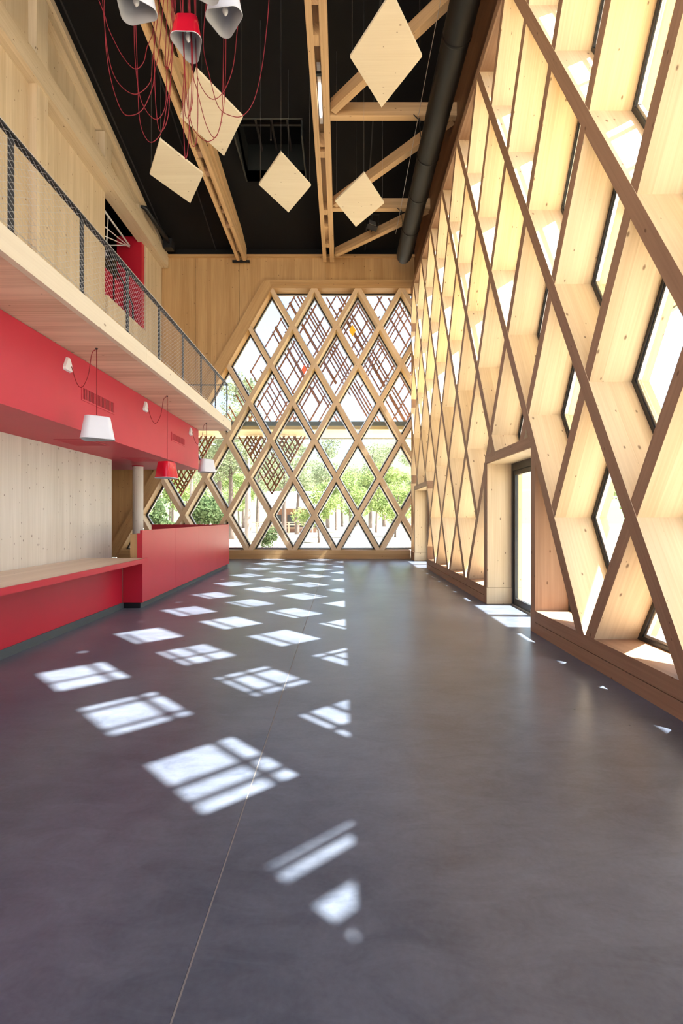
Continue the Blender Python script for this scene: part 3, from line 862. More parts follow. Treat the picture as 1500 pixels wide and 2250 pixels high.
# ------------------------------------------------------------------ gallery objects behind the opening
rp = empty('red_partition', 'bright red wall panel standing in the upper opening of the left wall', 'partition', loc=P(XL - .3, 11.4, 4.5))
mb = MB(); mb.box(XL - .62, XL - .03, 11.55, 11.70, 3.95, 6.70); addp(mb, 'broad_face', M['red'], rp)
mb = MB(); mb.box(XL - .60, XL - .56, 10.2, 11.55, 3.95, 5.6); addp(mb, 'return_face', M['red'], rp)
wt = empty('metal_truss', 'small white painted steel lattice under the beam in the upper left opening', 'truss', loc=P(XL - .5, 10.4, 6))
def pl_(px, py, z): return PX(px, py, z)
mb = MB()
Zt = 10.6; cx_ = XL - .30
def tp(z, h): return P(cx_, z, h)
TA, TB_ = (9.5, 6.62), (11.45, 6.25)
for (a, b, r) in (((9.4, 6.55), (11.50, 6.45), .022), ((9.4, 6.0), (11.5, 6.42), .012), ((9.4, 6.38), (10.45, 6.51), .012), ((10.45, 6.5), (10.35, 5.6), .014), ((9.4, 5.65), (11.5, 6.42), .012)):
    mb2 = MB(); mb2.tube([tp(*a), tp(*b)], r * Q, 8); addp(mb2, 'bar', M['white'], wt, smooth=True)
mb2 = MB(); mb2.tube([P(cx_, 11.45, 6.43), P(-6.6, 11.45, 6.43)], .014 * Q, 8); addp(mb2, 'bar', M['white'], wt, smooth=True)
sr = empty('stair_railing', 'black stair balustrade behind the upper opening, seen through the wire mesh', 'railing', loc=P(XL - .2, 10.5, 4.5))
mb = MB()
for (z, h) in ((10.0, 5.55), (10.5, 5.45), (11.0, 5.3), (11.45, 5.0)):
    m2 = MB(); m2.box(XL - .21, XL - .19, z - .02, z + .02, 4.50, h); addp(m2, 'post', M['black_metal'], sr)
m2 = MB(); m2.tube([P(XL - .2, 9.85, 5.72), P(XL - .2, 10.35, 5.5), P(XL - .2, 11.0, 5.3), P(XL - .2, 11.45, 5.0), P(XL - .2, 11.5, 4.6)], .02 * Q, 6); addp(m2, 'hand_rail', M['black_metal'], sr)
sp_ = empty('spotlight', 'black tubular spotlight in the corner above the left wall beam', 'lamp', loc=P(XL + .25, 11.9, 7.0))
m2 = MB(); m2.tube([P(XL + .16, 11.05, 7.09), P(XL + .24, 11.1, 7.09), P(XL + .34, 12.35, 7.0), P(XL + .33, 12.4, 7.0)], [.03 * Q, .055 * Q, .055 * Q, .03 * Q], 14); addp(m2, 'barrel', M['black_metal'], sp_, smooth=True)
m2 = MB(); m2.box(XL + .2, XL + .42, 12.3, 12.5, 6.86, 7.1); addp(m2, 'mount', M['black_metal'], sp_)
m2 = MB(); m2.tube([P(XL + .17, 11.07, 7.09), P(XL + .172, 11.05, 7.09)], .036 * Q, 14); addp(m2, 'lens', M['alu'], sp_)

fd = empty('floodlight', 'small black floodlight with silver reflector fixed to the last roof brace', 'lamp', loc=PX(818, 490, 11.25))
def fdbox(mb, x0, x1, y0, y1, z0, z1):
    R_ = Matrix.Rotation(math.radians(-38), 3, 'X') @ Matrix.Rotation(math.radians(18), 3, 'Z')
    a = [R_ @ Vector(p) for p in ((x0, y0, z0), (x1, y0, z0), (x1, y0, z1), (x0, y0, z1))]
    b = [R_ @ Vector(p) for p in ((x0, y1, z0), (x1, y1, z0), (x1, y1, z1), (x0, y1, z1))]
    mb.prism(a, b)
m2 = MB(); fdbox(m2, -.17, .17, 0, .14, -.20, .20); m2.build('housing', M['black_metal'], fd)
m2 = MB(); fdbox(m2, -.12, .12, -.012, 0, -.15, .15); m2.build('reflector', plain('reflector', (0.45, 0.48, 0.46), rough=0.35, metal=0.6), fd)
m2 = MB(); m2.tube([Vector((-.2, .05, 0)), Vector((-.22, .1, .32)), Vector((.22, .1, .32)), Vector((.2, .05, 0))], .016, 6); m2.build('yoke', M['black_metal'], fd)
m2 = MB(); m2.tube([Vector((0, .1, .32)), Vector((0.0, .30, .10)), Vector((0.0, .58, .02))], .02, 6); m2.build('stem', M['black_metal'], fd)

# ------------------------------------------------------------------ bulkhead above the bar
XF = -2.30; BZ = 7.80
mb = MB((0, 1, 0)); mb.box(-7.1, XF, -3, BZ, 0.77, 1.405)
bk = struct(mb.build('wall_bulkhead', M['red_bulk']))
def grille(axis, c, L_, W_, lab):
    root = empty('vent_grille', lab, 'vent', 'slatted red vents of the bulkhead', loc=c)
    # local frame: u along y, v along z (face) or x (underside)
    v = Vector((0, 0, 1)) if axis == 'front' else Vector((1, 0, 0)); n_ = Vector((1, 0, 0)) if axis == 'front' else Vector((0, 0, -1))
    u = Vector((0, 1, 0))
    def bx(mb, u0, u1, v0, v1, n0, n1):
        f = lambda nn: [u * a + v * b + n_ * nn for a, b in ((u0, v0), (u1, v0), (u1, v1), (u0, v1))]
        mb.prism(f(n0), f(n1))
    mb = MB(); fr = .022
    bx(mb, -L_ / 2, L_ / 2, W_ / 2 - fr, W_ / 2, 0.001, .008); bx(mb, -L_ / 2, L_ / 2, -W_ / 2, -W_ / 2 + fr, 0.001, .008)
    bx(mb, -L_ / 2, -L_ / 2 + fr, -W_ / 2 + fr, W_ / 2 - fr, 0.001, .008); bx(mb, L_ / 2 - fr, L_ / 2, -W_ / 2 + fr, W_ / 2 - fr, 0.001, .008)
    mb.build('frame', M['red_bulk'], root)
    mb = MB(); bx(mb, -L_ / 2 + fr, L_ / 2 - fr, -W_ / 2 + fr, W_ / 2 - fr, 0.0006, .002); mb.build('backing', M['red_dark'], root)
    ns = 22
    for k in range(ns):
        mb = MB(); a = -L_ / 2 + fr + (L_ - 2 * fr) * (k + .5) / ns
        bx(mb, a - .006, a + .006, -W_ / 2 + fr, W_ / 2 - fr, .002, .007); mb.build('slat', M['red_bulk'], root)
grille('front', P(XF, 4.60, 1.105), .62 * Q, .13 * Q, 'slatted red vent on the bulkhead face above the nearer white lampshade')
grille('front', P(XF, 6.83, 1.10), .55 * Q, .12 * Q, 'slatted red vent on the bulkhead face right of the red lampshade cord')
grille('under', P(-2.66, 4.98, .77), .40 * Q, .36 * Q, 'slatted vent in the underside of the bulkhead near the nearer white lampshade')
grille('under', P(-2.66, 6.45, .77), .40 * Q, .36 * Q, 'slatted vent in the underside of the bulkhead above the wooden column')

# ------------------------------------------------------------------ bar
co = empty('column', 'round pale timber column standing behind the high red counter', 'column', loc=P(-3.03, 7.22, FL))
mb = MB((0, 0, 1)); rings = []
for h in (FL, -.9, 0, .76, .77): rings.append([P(-3.03 + .075 * math.cos(2 * math.pi * k / 32), 7.22 + .075 * math.sin(2 * math.pi * k / 32), h) for k in range(32)])
mb.loft(rings); addp(mb, 'shaft', M['spruce_pale'], co, smooth=True, fix=True)
mb = MB(); rings = []
for h in (.755, .77): rings.append([P(-3.03 + .085 * math.cos(2 * math.pi * k / 32), 7.22 + .085 * math.sin(2 * math.pi * k / 32), h) for k in range(32)])
mb.loft(rings); addp(mb, 'collar', M['red_bulk'], co, smooth=True, fix=True)

lc = empty('bar_counter', 'low red bar counter with a pale wood worktop, on the left', 'counter', loc=P(-2.7, 3, FL))
mb = MB((0, 1, 0)); mb.box(-3.055, -2.335, -2.5, 5.80, -.505, -.485); addp(mb, 'worktop', M['worktop'], lc)
mb = MB((0, 1, 0)); mb.box(-2.335, -2.315, -2.5, 5.80, -.535, -.483); mb.box(-3.0, -2.335, -2.5, 5.80, -.535, -.506); addp(mb, 'edge', M['red'], lc)
mb = MB(); mb.box(-2.66, -2.62, -2.5, 5.80, -1.02, -.536); addp(mb, 'front_panel', M['red'], lc)
mb = MB(); mb.box(-2.645, -2.606, -2.5, 5.80, FL, -1.018); addp(mb, 'plinth', M['plinth'], lc)
hc = empty('reception_counter', 'high red counter panel with a wooden end block', 'counter', loc=P(-2.6, 8, FL))
mb = MB()
xa, xb_ = -2.385, -2.49
def skew(x0f, x1f, z0, z1, h0, h1, th, mb):
    a = [P(x0f - th, z0, h0), P(x0f, z0, h0), P(x0f, z0, h1), P(x0f - th, z0, h1)]
    b = [P(x1f - th, z1, h0), P(x1f, z1, h0), P(x1f, z1, h1), P(x1f - th, z1, h1)]
    mb.prism(a, b)
for k in range(4):
    z0 = 5.81 + (10.75 - 5.81) * k / 4; z1 = 5.81 + (10.75 - 5.81) * (k + 1) / 4
    f = lambda z: xa + (xb_ - xa) * (z - 5.81) / (10.75 - 5.81)
    skew(f(z0), f(z1), z0 + .001, z1 - .001, -1.02, -.155, .03, mb)
addp(mb, 'front_panel', M['red'], hc)
mb = MB(); skew(xa - .03, xb_ - .03, 5.84, 10.74, FL, -1.02, .06, mb); addp(mb, 'plinth', M['plinth'], hc)
mb = MB(); mb.box(-2.62, xa - .03, 5.812, 5.85, -1.02, -.506); mb.box(-2.45, xa - .03, 5.812, 5.84, -.485, -.19); addp(mb, 'end_panel', M['red'], hc)
mb = MB(); mb.box(-2.62, xa - .04, 5.83, 5.87, FL, -1.02); addp(mb, 'end_plinth', M['black_metal'], hc)
mb = MB((0, 0, 1)); mb.box(-2.54, -2.452, 5.83, 6.1, -.484, -.20); addp(mb, 'end_block', M['spruce_wall'], hc)
mb = MB(); mb.box(-4.2, xb_ - .03, 10.72, 10.75, -1.02, -.155); addp(mb, 'return_panel', M['red'], hc)
mb = MB(); mb.box(-4.2, -2.55, 10.66, 10.72, FL, -1.02); addp(mb, 'return_plinth', M['plinth'], hc)

# ------------------------------------------------------------------ lamps
def hull3(cs, rad, n=48):
    """outline around three equal circles, counter-clockwise"""
    out = []; m = len(cs); per = n // m
    for i in range(m):
        p, c, q = cs[i - 1], cs[i], cs[(i + 1) % m]
        a0 = math.atan2(c[1] - p[1], c[0] - p[0]) - math.pi / 2
        a1 = math.atan2(q[1] - c[1], q[0] - c[0]) - math.pi / 2
        while a1 < a0: a1 += 2 * math.pi
        for k in range(per):
            t = a0 + (a1 - a0) * k / (per - 1); out.append((c[0] + rad * math.cos(t), c[1] + rad * math.sin(t)))
    return out
def tri(r, z, n=48, rot=0.0):
    return [Vector((x * r, y * r, z)) for x, y in hull3([(.62, 0), (-.42, .42), (-.42, -.42)], .42, n)]
def make_lamp(name, mat, lab, loc, rot, cord_top, group=None, w=.135):
    root = empty(name, lab, 'lamp', group, loc=loc); root.rotation_euler = (0, 0, rot)
    R0, R1, Hh = w * Q, w * .74 * Q, .19 * Q
    mb = MB()
    outer = [tri(R0 + (R1 - R0) * t, Hh * t) for t in (0, .05, .5, .97)]
    outer += [tri(R1 * .95, Hh), tri(R1 * .35, Hh)]
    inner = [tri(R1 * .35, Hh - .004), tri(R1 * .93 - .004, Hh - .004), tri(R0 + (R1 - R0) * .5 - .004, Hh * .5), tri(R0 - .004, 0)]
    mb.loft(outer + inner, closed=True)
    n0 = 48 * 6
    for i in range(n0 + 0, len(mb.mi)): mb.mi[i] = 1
    shd = mb.build('lamp_shade', [mat, M['shade_inner_unlit']], root, smooth=True, fix=False)
    mb = MB(); mb.loft([tri(R0 + .001, .0), tri(R0 + .003, .004), tri(R0 + .001, .009), tri(R0 - .004, .004)], closed=True)
    mb.build('rim', M['shade_white'], shd, smooth=True)
    mb = MB(); mb.tube([Vector((0, 0, Hh * .98)), Vector((0, 0, Hh * .6)), Vector((0, 0, Hh * .55))], [.02, .022, .015], 12); sck = mb.build('socket', M['white'], root, smooth=True)
    mb = MB(); rr = []
    for t in range(9):
        a = t / 8; rr.append((.006 + .026 * math.sin(math.pi * min(1, a * 1.0 + .05)) ** .8))
    mb.tube([Vector((0, 0, Hh * .56 - a / 8 * .10)) for a in range(9)], rr, 12); mb.build('bulb', M['bulb'], sck, smooth=True)
    mb = MB(); mb.tube([Vector((0, 0, Hh)), Vector((0, 0, cord_top * Q))], .0045, 6); mb.build('cord', M['cord'], root, smooth=True)
    return root
def smooth_path(pts, sub=6):
    out = []
    n = len(pts)
    for i in range(n - 1):
        p0, p1, p2, p3 = pts[max(i - 1, 0)], pts[i], pts[i + 1], pts[min(i + 2, n - 1)]
        for k in range(sub):
            t = k / sub
            out.append(0.5 * ((2 * p1) + (p2 - p0) * t + (2 * p0 - 5 * p1 + 4 * p2 - p3) * t * t + (3 * p1 - p0 - 3 * p2 + p3) * t ** 3))
    out.append(pts[-1]); return out
bar = [((-2.04, 4.04, .648), M['shade_white'], 'nearer white lampshade hanging in front of the red bulkhead', 0.3),
       ((-2.02, 5.62, .455), M['shade_red'], 'glossy red lampshade hanging between the two white ones over the bar', 1.0),
       ((-2.01, 7.22, .675), M['shade_white'], 'farther white lampshade at the end of the red bulkhead', 0.5)]
ros = [(4.06, 1.275), (5.67, 1.29), (7.36, 1.30)]
for (c, m, lab, rot), (rz, rh) in zip(bar, ros):
    L_ = make_lamp('pendant_lamp', m, lab, P(*c), rot, SOF - c[2])
    inv = (Matrix.Translation(P(*c)) @ Matrix.Rotation(rot, 4, 'Z')).inverted()
    def W2(mb, name, mat, **k):
        o = mb.build(name, mat, L_, **k); o.matrix_parent_inverse = inv; return o
    mb = MB(); pts = []
    for (a, b, r) in ((0, .0, 1), (0, .03, .9), (0, .04, .6)):
        ring = []
        for (yy, zz_) in hull3([(0, .046), (-.038, -.030), (.038, -.030)], .022, 36):
            ring.append(P(XF, rz, rh) + Vector((b + .002, yy * Q * r, zz_ * Q * r)))
        pts.append(ring)
    mb.loft(pts); W2(mb, 'wall_rosette', M['white'], fix=True)
    mb = MB(); mb.tube([P(XF, rz - .02, rh), P(XF - .0, rz - .02, rh) + Vector((.016, -.022, 0))], .022, 10); W2(mb, 'rosette_base', M['black_metal'], smooth=True)
    mb = MB(); mb.tube([P(c[0], c[1], SOF), P(c[0], c[1], SOF - .012)], [.016, .010], 10); W2(mb, 'ceiling_hook', M['black_metal'], smooth=True)
    s = P(XF, rz, rh) + Vector((.045, .02, -.01)); e = P(c[0] - .01, c[1], SOF - .01)
    mid = [s, s + (e - s) * .22 + Vector((0, 0, -.17 * Q)), s + (e - s) * .45 + Vector((0, 0, -.235 * Q)), s + (e - s) * .70 + Vector((0, 0, -.17 * Q)), s + (e - s) * .84 + Vector((0, 0, -.02 * Q)), e]
    mb = MB(); mb.tube(smooth_path(mid), .0045, 6); W2(mb, 'loop_cord', M['cord'], smooth=True)

clus = [((-1.17, 3.74, 3.90), M['shade_white'], 'white lampshade at the top left of the cluster, over the left truss', .2),
        ((-1.29, 4.08, 3.965), M['shade_red'], 'red lampshade in the middle of the hanging lamp cluster', 1.6),
        ((-.925, 3.86, 3.96), M['shade_white'], 'white lampshade at the right of the hanging lamp cluster', -.5),
        ((-1.03, 3.52, 3.86), M['shade_white'], 'white lampshade half cut off by the picture top, between the others', .9)]
clus[0] = ((-1.60, 3.78, 3.95), *clus[0][1:])
for c, m, lab, rot in clus:
    make_lamp('pendant_lamp', m, lab, P(*c), rot, roofh(c[1]) - c[2], None, w=.15)
loops = [
 [(60,0),(110,130),(140,230),(240,430),(340,540),(410,490),(440,370),(480,270),(500,150),(510,0)],
 [(90,0),(130,400),(200,630),(340,740),(460,650),(480,500),(500,320),(540,0)],
 [(105,0),(115,350),(160,640),(240,870),(320,905),(410,850),(480,690),(500,560),(530,400),(570,0)],
 [(335,0),(345,450),(390,780),(500,935),(580,840),(595,560),(640,0)],
 [(345,0),(365,600),(385,960),(460,1115),(550,1040),(590,850),(625,600),(640,300),(650,0)],
 [(490,0),(500,650),(520,950),(550,1030),(600,930),(620,700),(640,300),(630,0)],
 [(700,0),(730,500),(720,800),(735,1200),(745,1240),(758,1180),(770,1000),(790,600),(770,0)],
 [(722,0),(725,450),(745,700),(770,980),(785,1110),(802,1150),(825,1110),(838,900),(830,500),(810,0)],
 [(715,0),(738,600),(735,870),(760,922),(795,800),(800,560),(790,300),(760,0)],
 [(775,0),(800,560),(830,700),(900,970),(970,1080),(1020,950),(1050,700),(1060,100),(1060,0)],
 [(760,0),(762,700),(780,940),(830,1050),(920,1110),(1000,1030),(1030,800),(1045,0)],
 [(820,0),(825,480),(850,650),(940,775),(1030,730),(1110,540),(1145,250),(1165,0)],
 [(905,0),(880,350),(930,600),(1000,840),(1110,912),(1200,900),(1280,780),(1340,530),(1380,200),(1395,0)],
 [(600,0),(585,400),(592,545),(620,480),(640,300),(665,0)],
]
random.seed(3)
names = ['red cable looping farthest left in the upper cluster, the shallowest loop of its three',
 'red cable of the left bunch sagging to the middle depth', 'red cable of the left bunch sagging deepest over black ceiling',
 'red cable crossing the left truss with a round sag', 'red cable with the deep sag above the leftmost rhombus board',
 'red cable with a narrow sag left of the truss, near the leftmost rhombus board', 'red cable with the long narrow V reaching lowest, left of the truss foot',
 'red cable with a narrow sag in front of the left truss', 'red cable with a small hook-shaped sag on the left tip of the cable-crossed board',
 'red cable with a deep sag in front of the cable-crossed board', 'red cable sagging to the lower edge of the cable-crossed board',
 'red cable with a shallow sag across the top of the cable-crossed board', 'red cable sweeping farthest right, over the right tip of the cable-crossed board',
 'short red cable sagging left of the red lampshade']
for i, lp_ in enumerate(loops):
    z = 4.15 + random.uniform(-.10, .14)
    w = [PX(200 + a / 3.571, b / 3.571, z + .02 * math.sin(k)) for k, (a, b) in enumerate(lp_)]
    s, e = w[0].copy(), w[-1].copy(); s.z = (roofh(z) + E) * Q; e.z = s.z
    s.x += .01; 
    mb = MB(); mb.tube([s] + smooth_path(w, 7) + [e], .0045, 5)
    o = mb.build('hanging_cable', M['cord'], smooth=True); tag(o, names[i], 'cable', 'looping red cables of the lamp cluster'); recenter(o, w[len(w) // 2])

# ------------------------------------------------------------------ canopy and batten screens outside
cn = empty('canopy', 'pale timber canopy with a grey edge running outside the end lattice', 'canopy')
mb = MB((1, 0, 0)); mb.box(-7, 3.6, ZE + DEP + .02, 14.75, 2.40, 2.50); mb.build('soffit_boards', M['canopy_wood'], cn)
mb = MB((1, 0, 0)); mb.box(-7, 3.6, ZE + DEP + .02, ZE + DEP + .10, 2.50, 2.62); mb.box(-7, 4.1, 14.7, 14.77, 2.38, 2.60); mb.build('edge_beam', M['green_grey'], cn)
cn2 = empty('canopy', 'pale timber canopy with a grey edge running outside the right-hand lattice', 'canopy')
mb = MB((0, 1, 0)); mb.box(XR + DEP + .02, XR + DEP + 1.52, -2.5, ZE, 2.40, 2.50); mb.build('soffit_boards', M['canopy_wood'], cn2)
mb = MB((0, 1, 0)); mb.box(XR + DEP + 1.50, XR + DEP + 1.56, -2.5, ZE, 2.38, 2.54); mb.build('edge_beam', M['green_grey'], cn2)

def battens(root, to3, regions, seed, spac, wr=(.022, .04), dth=.03, drop=0.18, s_range=(-20, 20), mat=None, trim=.55):
    rnd = random.Random(seed); cnt = 0
    for sgn in (1, -1):
        nx, ny = -sgn * RT3 / 2, 0.5
        c = s_range[0]
        while c < s_range[1]:
            c += rnd.choice(spac) * rnd.uniform(.8, 1.2)
            w = rnd.uniform(*wr)
            if rnd.random() < .06: w *= 2.0
            for hp in regions:
                # random trimming perpendicular to the strip so battens start and stop
                tx, ty = 0.5, sgn * RT3 / 2
                pl = clip_all([(-60, -60), (60, -60), (60, 60), (-60, 60)], [(nx, ny, c + w / 2), (-nx, -ny, -(c - w / 2))] + hp)
                if not pl or area(pl) < .01: continue
                ts = [tx * p[0] + ty * p[1] for p in pl]; t0, t1 = min(ts), max(ts)
                if t1 - t0 > 1.2:
                    a = t0 + (rnd.uniform(0, .45) * (t1 - t0) if rnd.random() < trim else 0)
                    b = t1 - (rnd.uniform(0, .45) * (t1 - t0) if rnd.random() < trim else 0)
                    pl = clip_all(pl, [(-tx, -ty, -a), (tx, ty, b)])
                    if not pl or area(pl) < .004: continue
                if rnd.random() < drop: continue
                mb = MB(to3(tx, ty, 0) - to3(0, 0, 0)); dd = 0 if sgn > 0 else dth
                mb.prism([to3(*p, dd) for p in pl], [to3(*p, dd + dth * .95) for p in pl])
                mb.build('batten', mat or M['batten'], root); cnt += 1
    return cnt
s1 = empty('batten_screen', 'dark timber batten screen above the canopy outside the end lattice', 'screen')
c_ = nx * XL0 + ny * 6.06
n1 = battens(s1, lambda x, h, d: P(x, 13.62 + d, h), [rect(-5.5, 3.2, 2.62, 6.75) + [(-RT3 / 2, .5, c_ - .35)]], 7, [.09, .13, .19, .30], s_range=(-4, 8), wr=(.034, .046), drop=.08, trim=.42)
for (px, py, m, lab) in ((774, 726, 'yellow', 'yellow panel'), (668, 812, 'orange', 'orange panel')):
    z = 13.50; x, h = (px - VX) / F * z, (VY - py) / F * z
    mb = MB(); s_ = .17 if m == 'yellow' else .13
    pts = [(x, h - s_), (x + s_ * .58, h), (x, h + s_), (x - s_ * .58, h)]
    mb.prism([P(a, z, b) for a, b in pts], [P(a, z + .02, b) for a, b in pts])
    o = mb.build('coloured_panel', M[m], s1); o['label'] = lab
s3 = empty('batten_screen', 'dark timber batten lozenges hanging below the canopy outside the end lattice', 'screen')
zc = 14.2
tri_ = []
for ap, hw, topy in (((597, 1085), 110, 934), ((384, 1110), 95, 934), ((443, 1012), 45, 934)):
    ax_, ah = (ap[0] - VX) / F * zc, (VY - ap[1]) / F * zc
    tri_.append([(-RT3 / 2, -.5, -(RT3 / 2 * ax_ + .5 * ah)), ])
    # V region with apex (ax, ah): h >= ah + RT3*|x-ax|
    tri_[-1] = [(RT3, -1, RT3 * ax_ - ah), (-RT3, -1, -RT3 * ax_ - ah), (0, 1, 2.385), (1, 0, ax_ + hw / F * zc), (-1, 0, -(ax_ - hw / F * zc))]
n3 = battens(s3, lambda x, h, d: P(x, zc + d, h), tri_[:2], 5, [.10, .13, .18], s_range=(-6, 6), wr=(.034, .044), drop=.0, trim=.15)
for ap, hw, topy in (((597, 1085), 110, 934), ((384, 1110), 95, 934)):
    ax_, ah = (ap[0] - VX) / F * zc, (VY - ap[1]) / F * zc
    for sg in (1, -1):
        L_ = hw / F * zc
        mb = MB((sg * .5, 0, RT3 / 2)); mb.bar(P(ax_, zc + .03, ah), P(ax_ + sg * min(L_, (2.38 - ah) / RT3), zc + .03, ah + RT3 * min(L_, (2.38 - ah) / RT3)), .04 * Q, .06 * Q, up=(0, 1, 0))
        mb.build('batten', M['batten'], s3)
# screen shading the upper windows of the right-hand lattice
s2 = empty('batten_screen', 'red-brown timber batten screen outside the upper windows of the right-hand lattice', 'screen')
XS = XR + DEP + .45
n2 = battens(s2, lambda z, h, d: P(XS + d, z, h), [rect(-1.5, ZE + .5, 2.56, 7.6)], 21, [.14, .20, .28, .40], s_range=(-15, 6), wr=(.024, .038), drop=.06, trim=.3)
for (zc_, hc_, w_, lo_) in ((1.245, 3.375, .13, .41), (1.13, 3.19, .05, .33)):  # two extra battens out of view, added to shade the nearest floor patch
    mb = MB((0, .5, -RT3 / 2)); mb.bar(P(XS + .015, zc_ - .55, hc_ + .55 * RT3), P(XS + .015, zc_ + lo_, hc_ - lo_ * RT3), w_ * Q, .03 * Q, up=(1, 0, 0)); mb.build('batten', M['batten'], s2)

# ------------------------------------------------------------------ trees, house, fence
def leaf_cloud(rnd, blobs, n, size):
    mb = MB()
    for i in range(n):
        c, r = rnd.choice(blobs)
        d = Vector((rnd.gauss(0, 1), rnd.gauss(0, 1), rnd.gauss(0, 1))).normalized() * r * (rnd.random() ** .45)
        p = c + Vector((d.x, d.y, d.z * .75))
        a = Vector((rnd.gauss(0, 1), rnd.gauss(0, 1), rnd.gauss(0, 1))).normalized()
        b = a.cross(Vector((rnd.gauss(0, 1), rnd.gauss(0, 1), rnd.gauss(0, 1)))).normalized()
        s = size * rnd.uniform(.6, 1.3)
        mb.v += [p - a * s, p + b * s * .6, p + a * s, p - b * s * .6]
        k = len(mb.v) - 4; mb.f.append([k, k + 1, k + 2, k + 3]); mb.uv += [(0, 0)] * 4; mb.mi.append(0)
    return mb
tree_meshes = {}
def tree_parts(kind, seed):
    rnd = random.Random(seed)
    if kind == 'pine': Ht, tr, lean = 11.0, .24, .8
    elif kind == 'bush': Ht, tr, lean = 2.2, .05, .1
    else: Ht, tr, lean = 5.2, .09, .3
    tm = MB((0, 0, 1)); top = Vector((rnd.uniform(-lean, lean), rnd.uniform(-lean, lean), Ht * .8))
    pts = [Vector((0, 0, -.1)), Vector((top.x * .15, top.y * .2, Ht * .25)), Vector((top.x * .5, top.y * .5, Ht * .5)), top]
    tm.tube(smooth_path(pts, 4), [tr * (1.15 - .85 * i / 12) for i in range(13)], 9)
    blobs = []
    nb = {'pine': 9, 'bush': 6, 'tree': 9}[kind]
    for k in range(nb):
        h = {'pine': rnd.uniform(.45, 1.0), 'bush': rnd.uniform(.15, .9), 'tree': rnd.uniform(.35, 1.0)}[kind] * Ht
        a = rnd.uniform(0, 6.28); rad = {'pine': rnd.uniform(.5, 2.6), 'bush': rnd.uniform(.1, .9), 'tree': rnd.uniform(.2, 1.5)}[kind]
        c = Vector((math.cos(a) * rad + top.x * h / Ht, math.sin(a) * rad + top.y * h / Ht, h))
        blobs.append((c, {'pine': rnd.uniform(.9, 1.5), 'bush': rnd.uniform(.5, .8), 'tree': rnd.uniform(.7, 1.15)}[kind]))
        base = Vector((top.x * .8 * h / Ht, top.y * .8 * h / Ht, max(.2, h - rad * .6 - .2)))
        tm.tube([base, base.lerp(c, .5) + Vector((0, 0, .1)), c], [tr * .35, tr * .25, tr * .1], 5)
    lm = leaf_cloud(rnd, blobs, {'pine': 3600, 'bush': 2600, 'tree': 3800}[kind], {'pine': .11, 'bush': .085, 'tree': .10}[kind])
    return tm, lm
def plant(kind, variant, x, z, sc, rot, lab, cat='tree', group=None, leaf='leaf', bark='bark'):
    key = (kind, variant, leaf, bark)
    nm = {'pine': 'pine_tree', 'bush': 'shrub', 'tree': 'young_tree'}[kind]
    if key not in tree_meshes:
        tm, lm = tree_parts(kind, variant)
        root = empty(nm, lab, cat, group); t = tm.build('trunk', M[bark], root, smooth=True)
        l = lm.build('foliage', M[leaf], root); tree_meshes[key] = root
    else:
        root = copy_tree(tree_meshes[key]); tag(root, lab, cat, group)
        if not group and 'group' in root: del root['group']
    root.location = P(x, z, FL - .16); root.scale = (sc,) * 3; root.rotation_euler = (0, 0, rot)
    return root
def px_x(px, z): return (px - VX) / F * z
plant('pine', 11, px_x(545, 24), 24, 1.0, 0, 'leaning pale-barked pine seen through the lower left of the end lattice', bark='pale_bark', leaf='leaf_pine')
plant('pine', 12, px_x(484, 30), 30, 1.1, 1.2, 'left one of two dark pine trunks behind the far white lampshade', leaf='leaf_pine')
plant('pine', 13, px_x(508, 28), 28, .95, 2.2, 'right one of two dark pine trunks behind the far white lampshade', leaf='leaf_pine')
plant('pine', 12, px_x(624, 33), 33, .9, 3.2, 'pine with a thin grey trunk in front of the brown pavilion, left one', leaf='leaf_pine')
plant('pine', 13, px_x(652, 35.5), 35.5, .9, 4.0, 'pine with a thin grey trunk in front of the brown pavilion, right one', leaf='leaf_pine')
plant('pine', 11, px_x(420, 38), 38, 1.1, 5.0, 'tall pine far behind the red counter', leaf='leaf_pine', bark='pale_bark')
plant('bush', 21, px_x(345, 19), 19, 1.25, 0, 'dense shrub in the leftmost rhombus window, beside the wooden column', 'shrub', leaf='leaf_dark')
plant('bush', 22, px_x(455, 20), 20, 1.25, 1, 'dense shrub in the rhombus window above the red counter end', 'shrub', leaf='leaf_dark')
plant('bush', 21, px_x(590, 19), 19, .55, 2, 'low leafy shrub at the foot of the end lattice', 'shrub', leaf='leaf_dark')
plant('tree', 31, px_x(700, 24), 24, .85, 0, 'leafy young tree with a thin trunk, left one of those on the gravel', leaf='leaf')
plant('tree', 32, px_x(768, 30), 30, 1.0, 1, 'leafy young tree behind the middle of the end lattice', leaf='leaf')
plant('tree', 31, px_x(868, 31), 31, 1.05, 2, 'leafy young tree seen beside the right corner of the end lattice', leaf='leaf')
plant('tree', 32, px_x(826, 40), 40, 1.4, 3, 'larger pale green tree farther back right of the middle', leaf='leaf')
rnd = random.Random(8)
for i in range(22):
    px = 255 + i * 31; z = 57 + (i % 3) * 8
    plant('pine', 12 + i % 2, px_x(px, z), z, 1.0 + .12 * (i % 4), i * 1.7, 'pine in the distant belt of trees behind the end lattice', group='distant belt of pines', leaf='leaf_pine')
for i, (px, z) in enumerate([(300, 47), (372, 50), (430, 46), (525, 51), (690, 50.5), (738, 46), (797, 51), (862, 45.5), (925, 50)]):
    plant('tree', 31 + i % 2, px_x(px, z), z, 1.45, i * 2.1, 'broadleaf tree in the row in front of the distant pines', group='row of broadleaf trees', leaf='leaf')
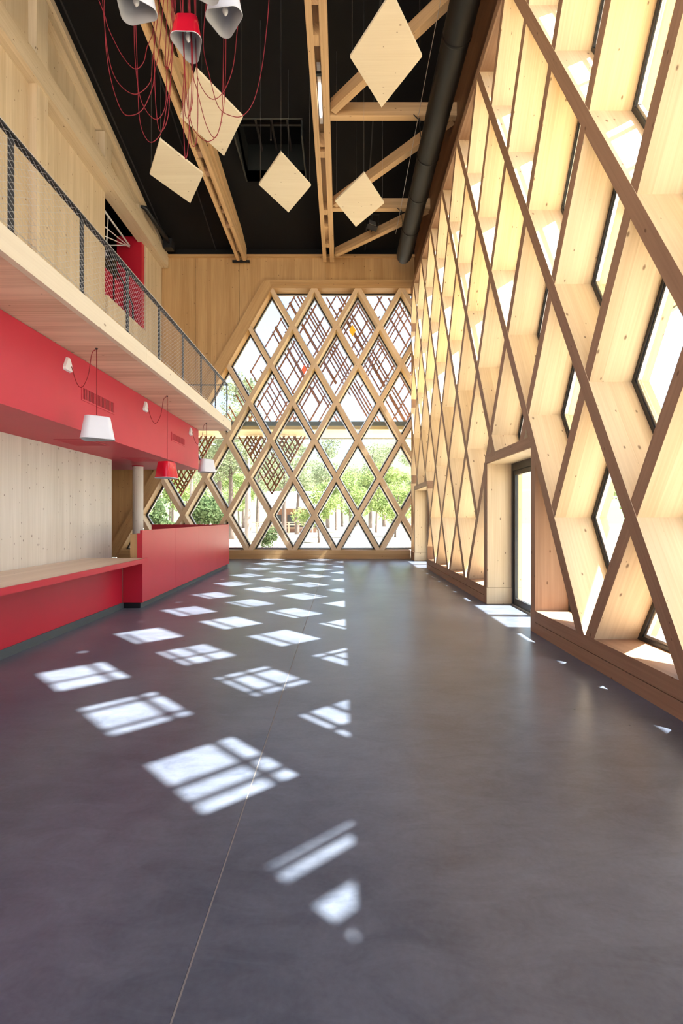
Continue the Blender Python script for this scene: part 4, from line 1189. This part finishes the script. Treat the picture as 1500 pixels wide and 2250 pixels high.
for i, (x, z) in enumerate([(11, 5.5), (12.5, 10.0), (11.5, 15), (17, 22), (22, 12), (19, 31), (27, 20), (15, 2)]):
    plant('tree', 31 + i % 2, x, z, 1.2, i, 'broadleaf tree outside the right-hand lattice', group='trees outside the right-hand lattice', leaf='leaf')
# wooded hill far behind
hill = MB(); nx_, nz_ = 60, 14
rnd = random.Random(2)
def hp_(i, j):
    x = -170 + 340 * i / nx_; z = 95 + 60 * j / nz_
    return P(x, z, FL - .3 + 26 * math.sin(math.pi / 2 * j / nz_) * (.8 + .2 * math.sin(x * .05)) + (rnd.uniform(-1, 1.6) if j else 0))
G_ = [[hp_(i, j) for j in range(nz_ + 1)] for i in range(nx_ + 1)]
for i in range(nx_):
    for j in range(nz_):
        hill.face([G_[i][j], G_[i + 1][j], G_[i + 1][j + 1], G_[i][j + 1]])
tag(hill.build('hill', plain('wooded_hill', (0.12, 0.17, 0.08), rough=1.0, bump=1.0, bscale=.6), smooth=True), kind='structure')
hz = 40
hs_ = empty('pavilion', 'low brown timber pavilion with a pale roof among the trees', 'building', loc=P(px_x(640, hz), hz, FL))
x0, x1 = px_x(590, hz), px_x(695, hz)
mb = MB(); mb.box(x0, x1, hz, hz + 3, FL - .16, .75); addp(mb, 'wall', M['house_wood'], hs_)
mb = MB(); a = [P(x0 - .6, hz - .8, .72), P(x1 + .6, hz - .8, .72), P(x1 + .6, hz - .8, .86), P(x0 - .6, hz - .8, .86)]
b = [P(x0 - .6, hz + 3.5, 2.2), P(x1 + .6, hz + 3.5, 2.2), P(x1 + .6, hz + 3.5, 2.34), P(x0 - .6, hz + 3.5, 2.34)]
mb.prism(a, b); addp(mb, 'roof', M['roof_grey'], hs_)
for k in range(4):
    mb = MB(); xx = x0 + .5 + k * 1.05; mb.box(xx, xx + .55, hz - .06, hz, FL + .3, .2); addp(mb, 'window', M['dark_frame'], hs_)
fz = 37.8
fe = empty('fence', 'low pale post and rail fence in front of the pavilion', 'fence', loc=P(px_x(620, fz), fz, FL))
x0, x1 = px_x(545, fz), px_x(690, fz)
k = x0
while k < x1:
    mb = MB(); mb.box(k, k + .1, fz, fz + .1, FL - .16, -.35); addp(mb, 'post', M['fence_wood'], fe); k += .62
for h in (-.85, -.6, -.42):
    mb = MB(); mb.box(x0, x1, fz - .03, fz, h, h + .06); addp(mb, 'rail', M['fence_wood'], fe)
print('battens', n1, n2, n3, 'windows', win_no[0])
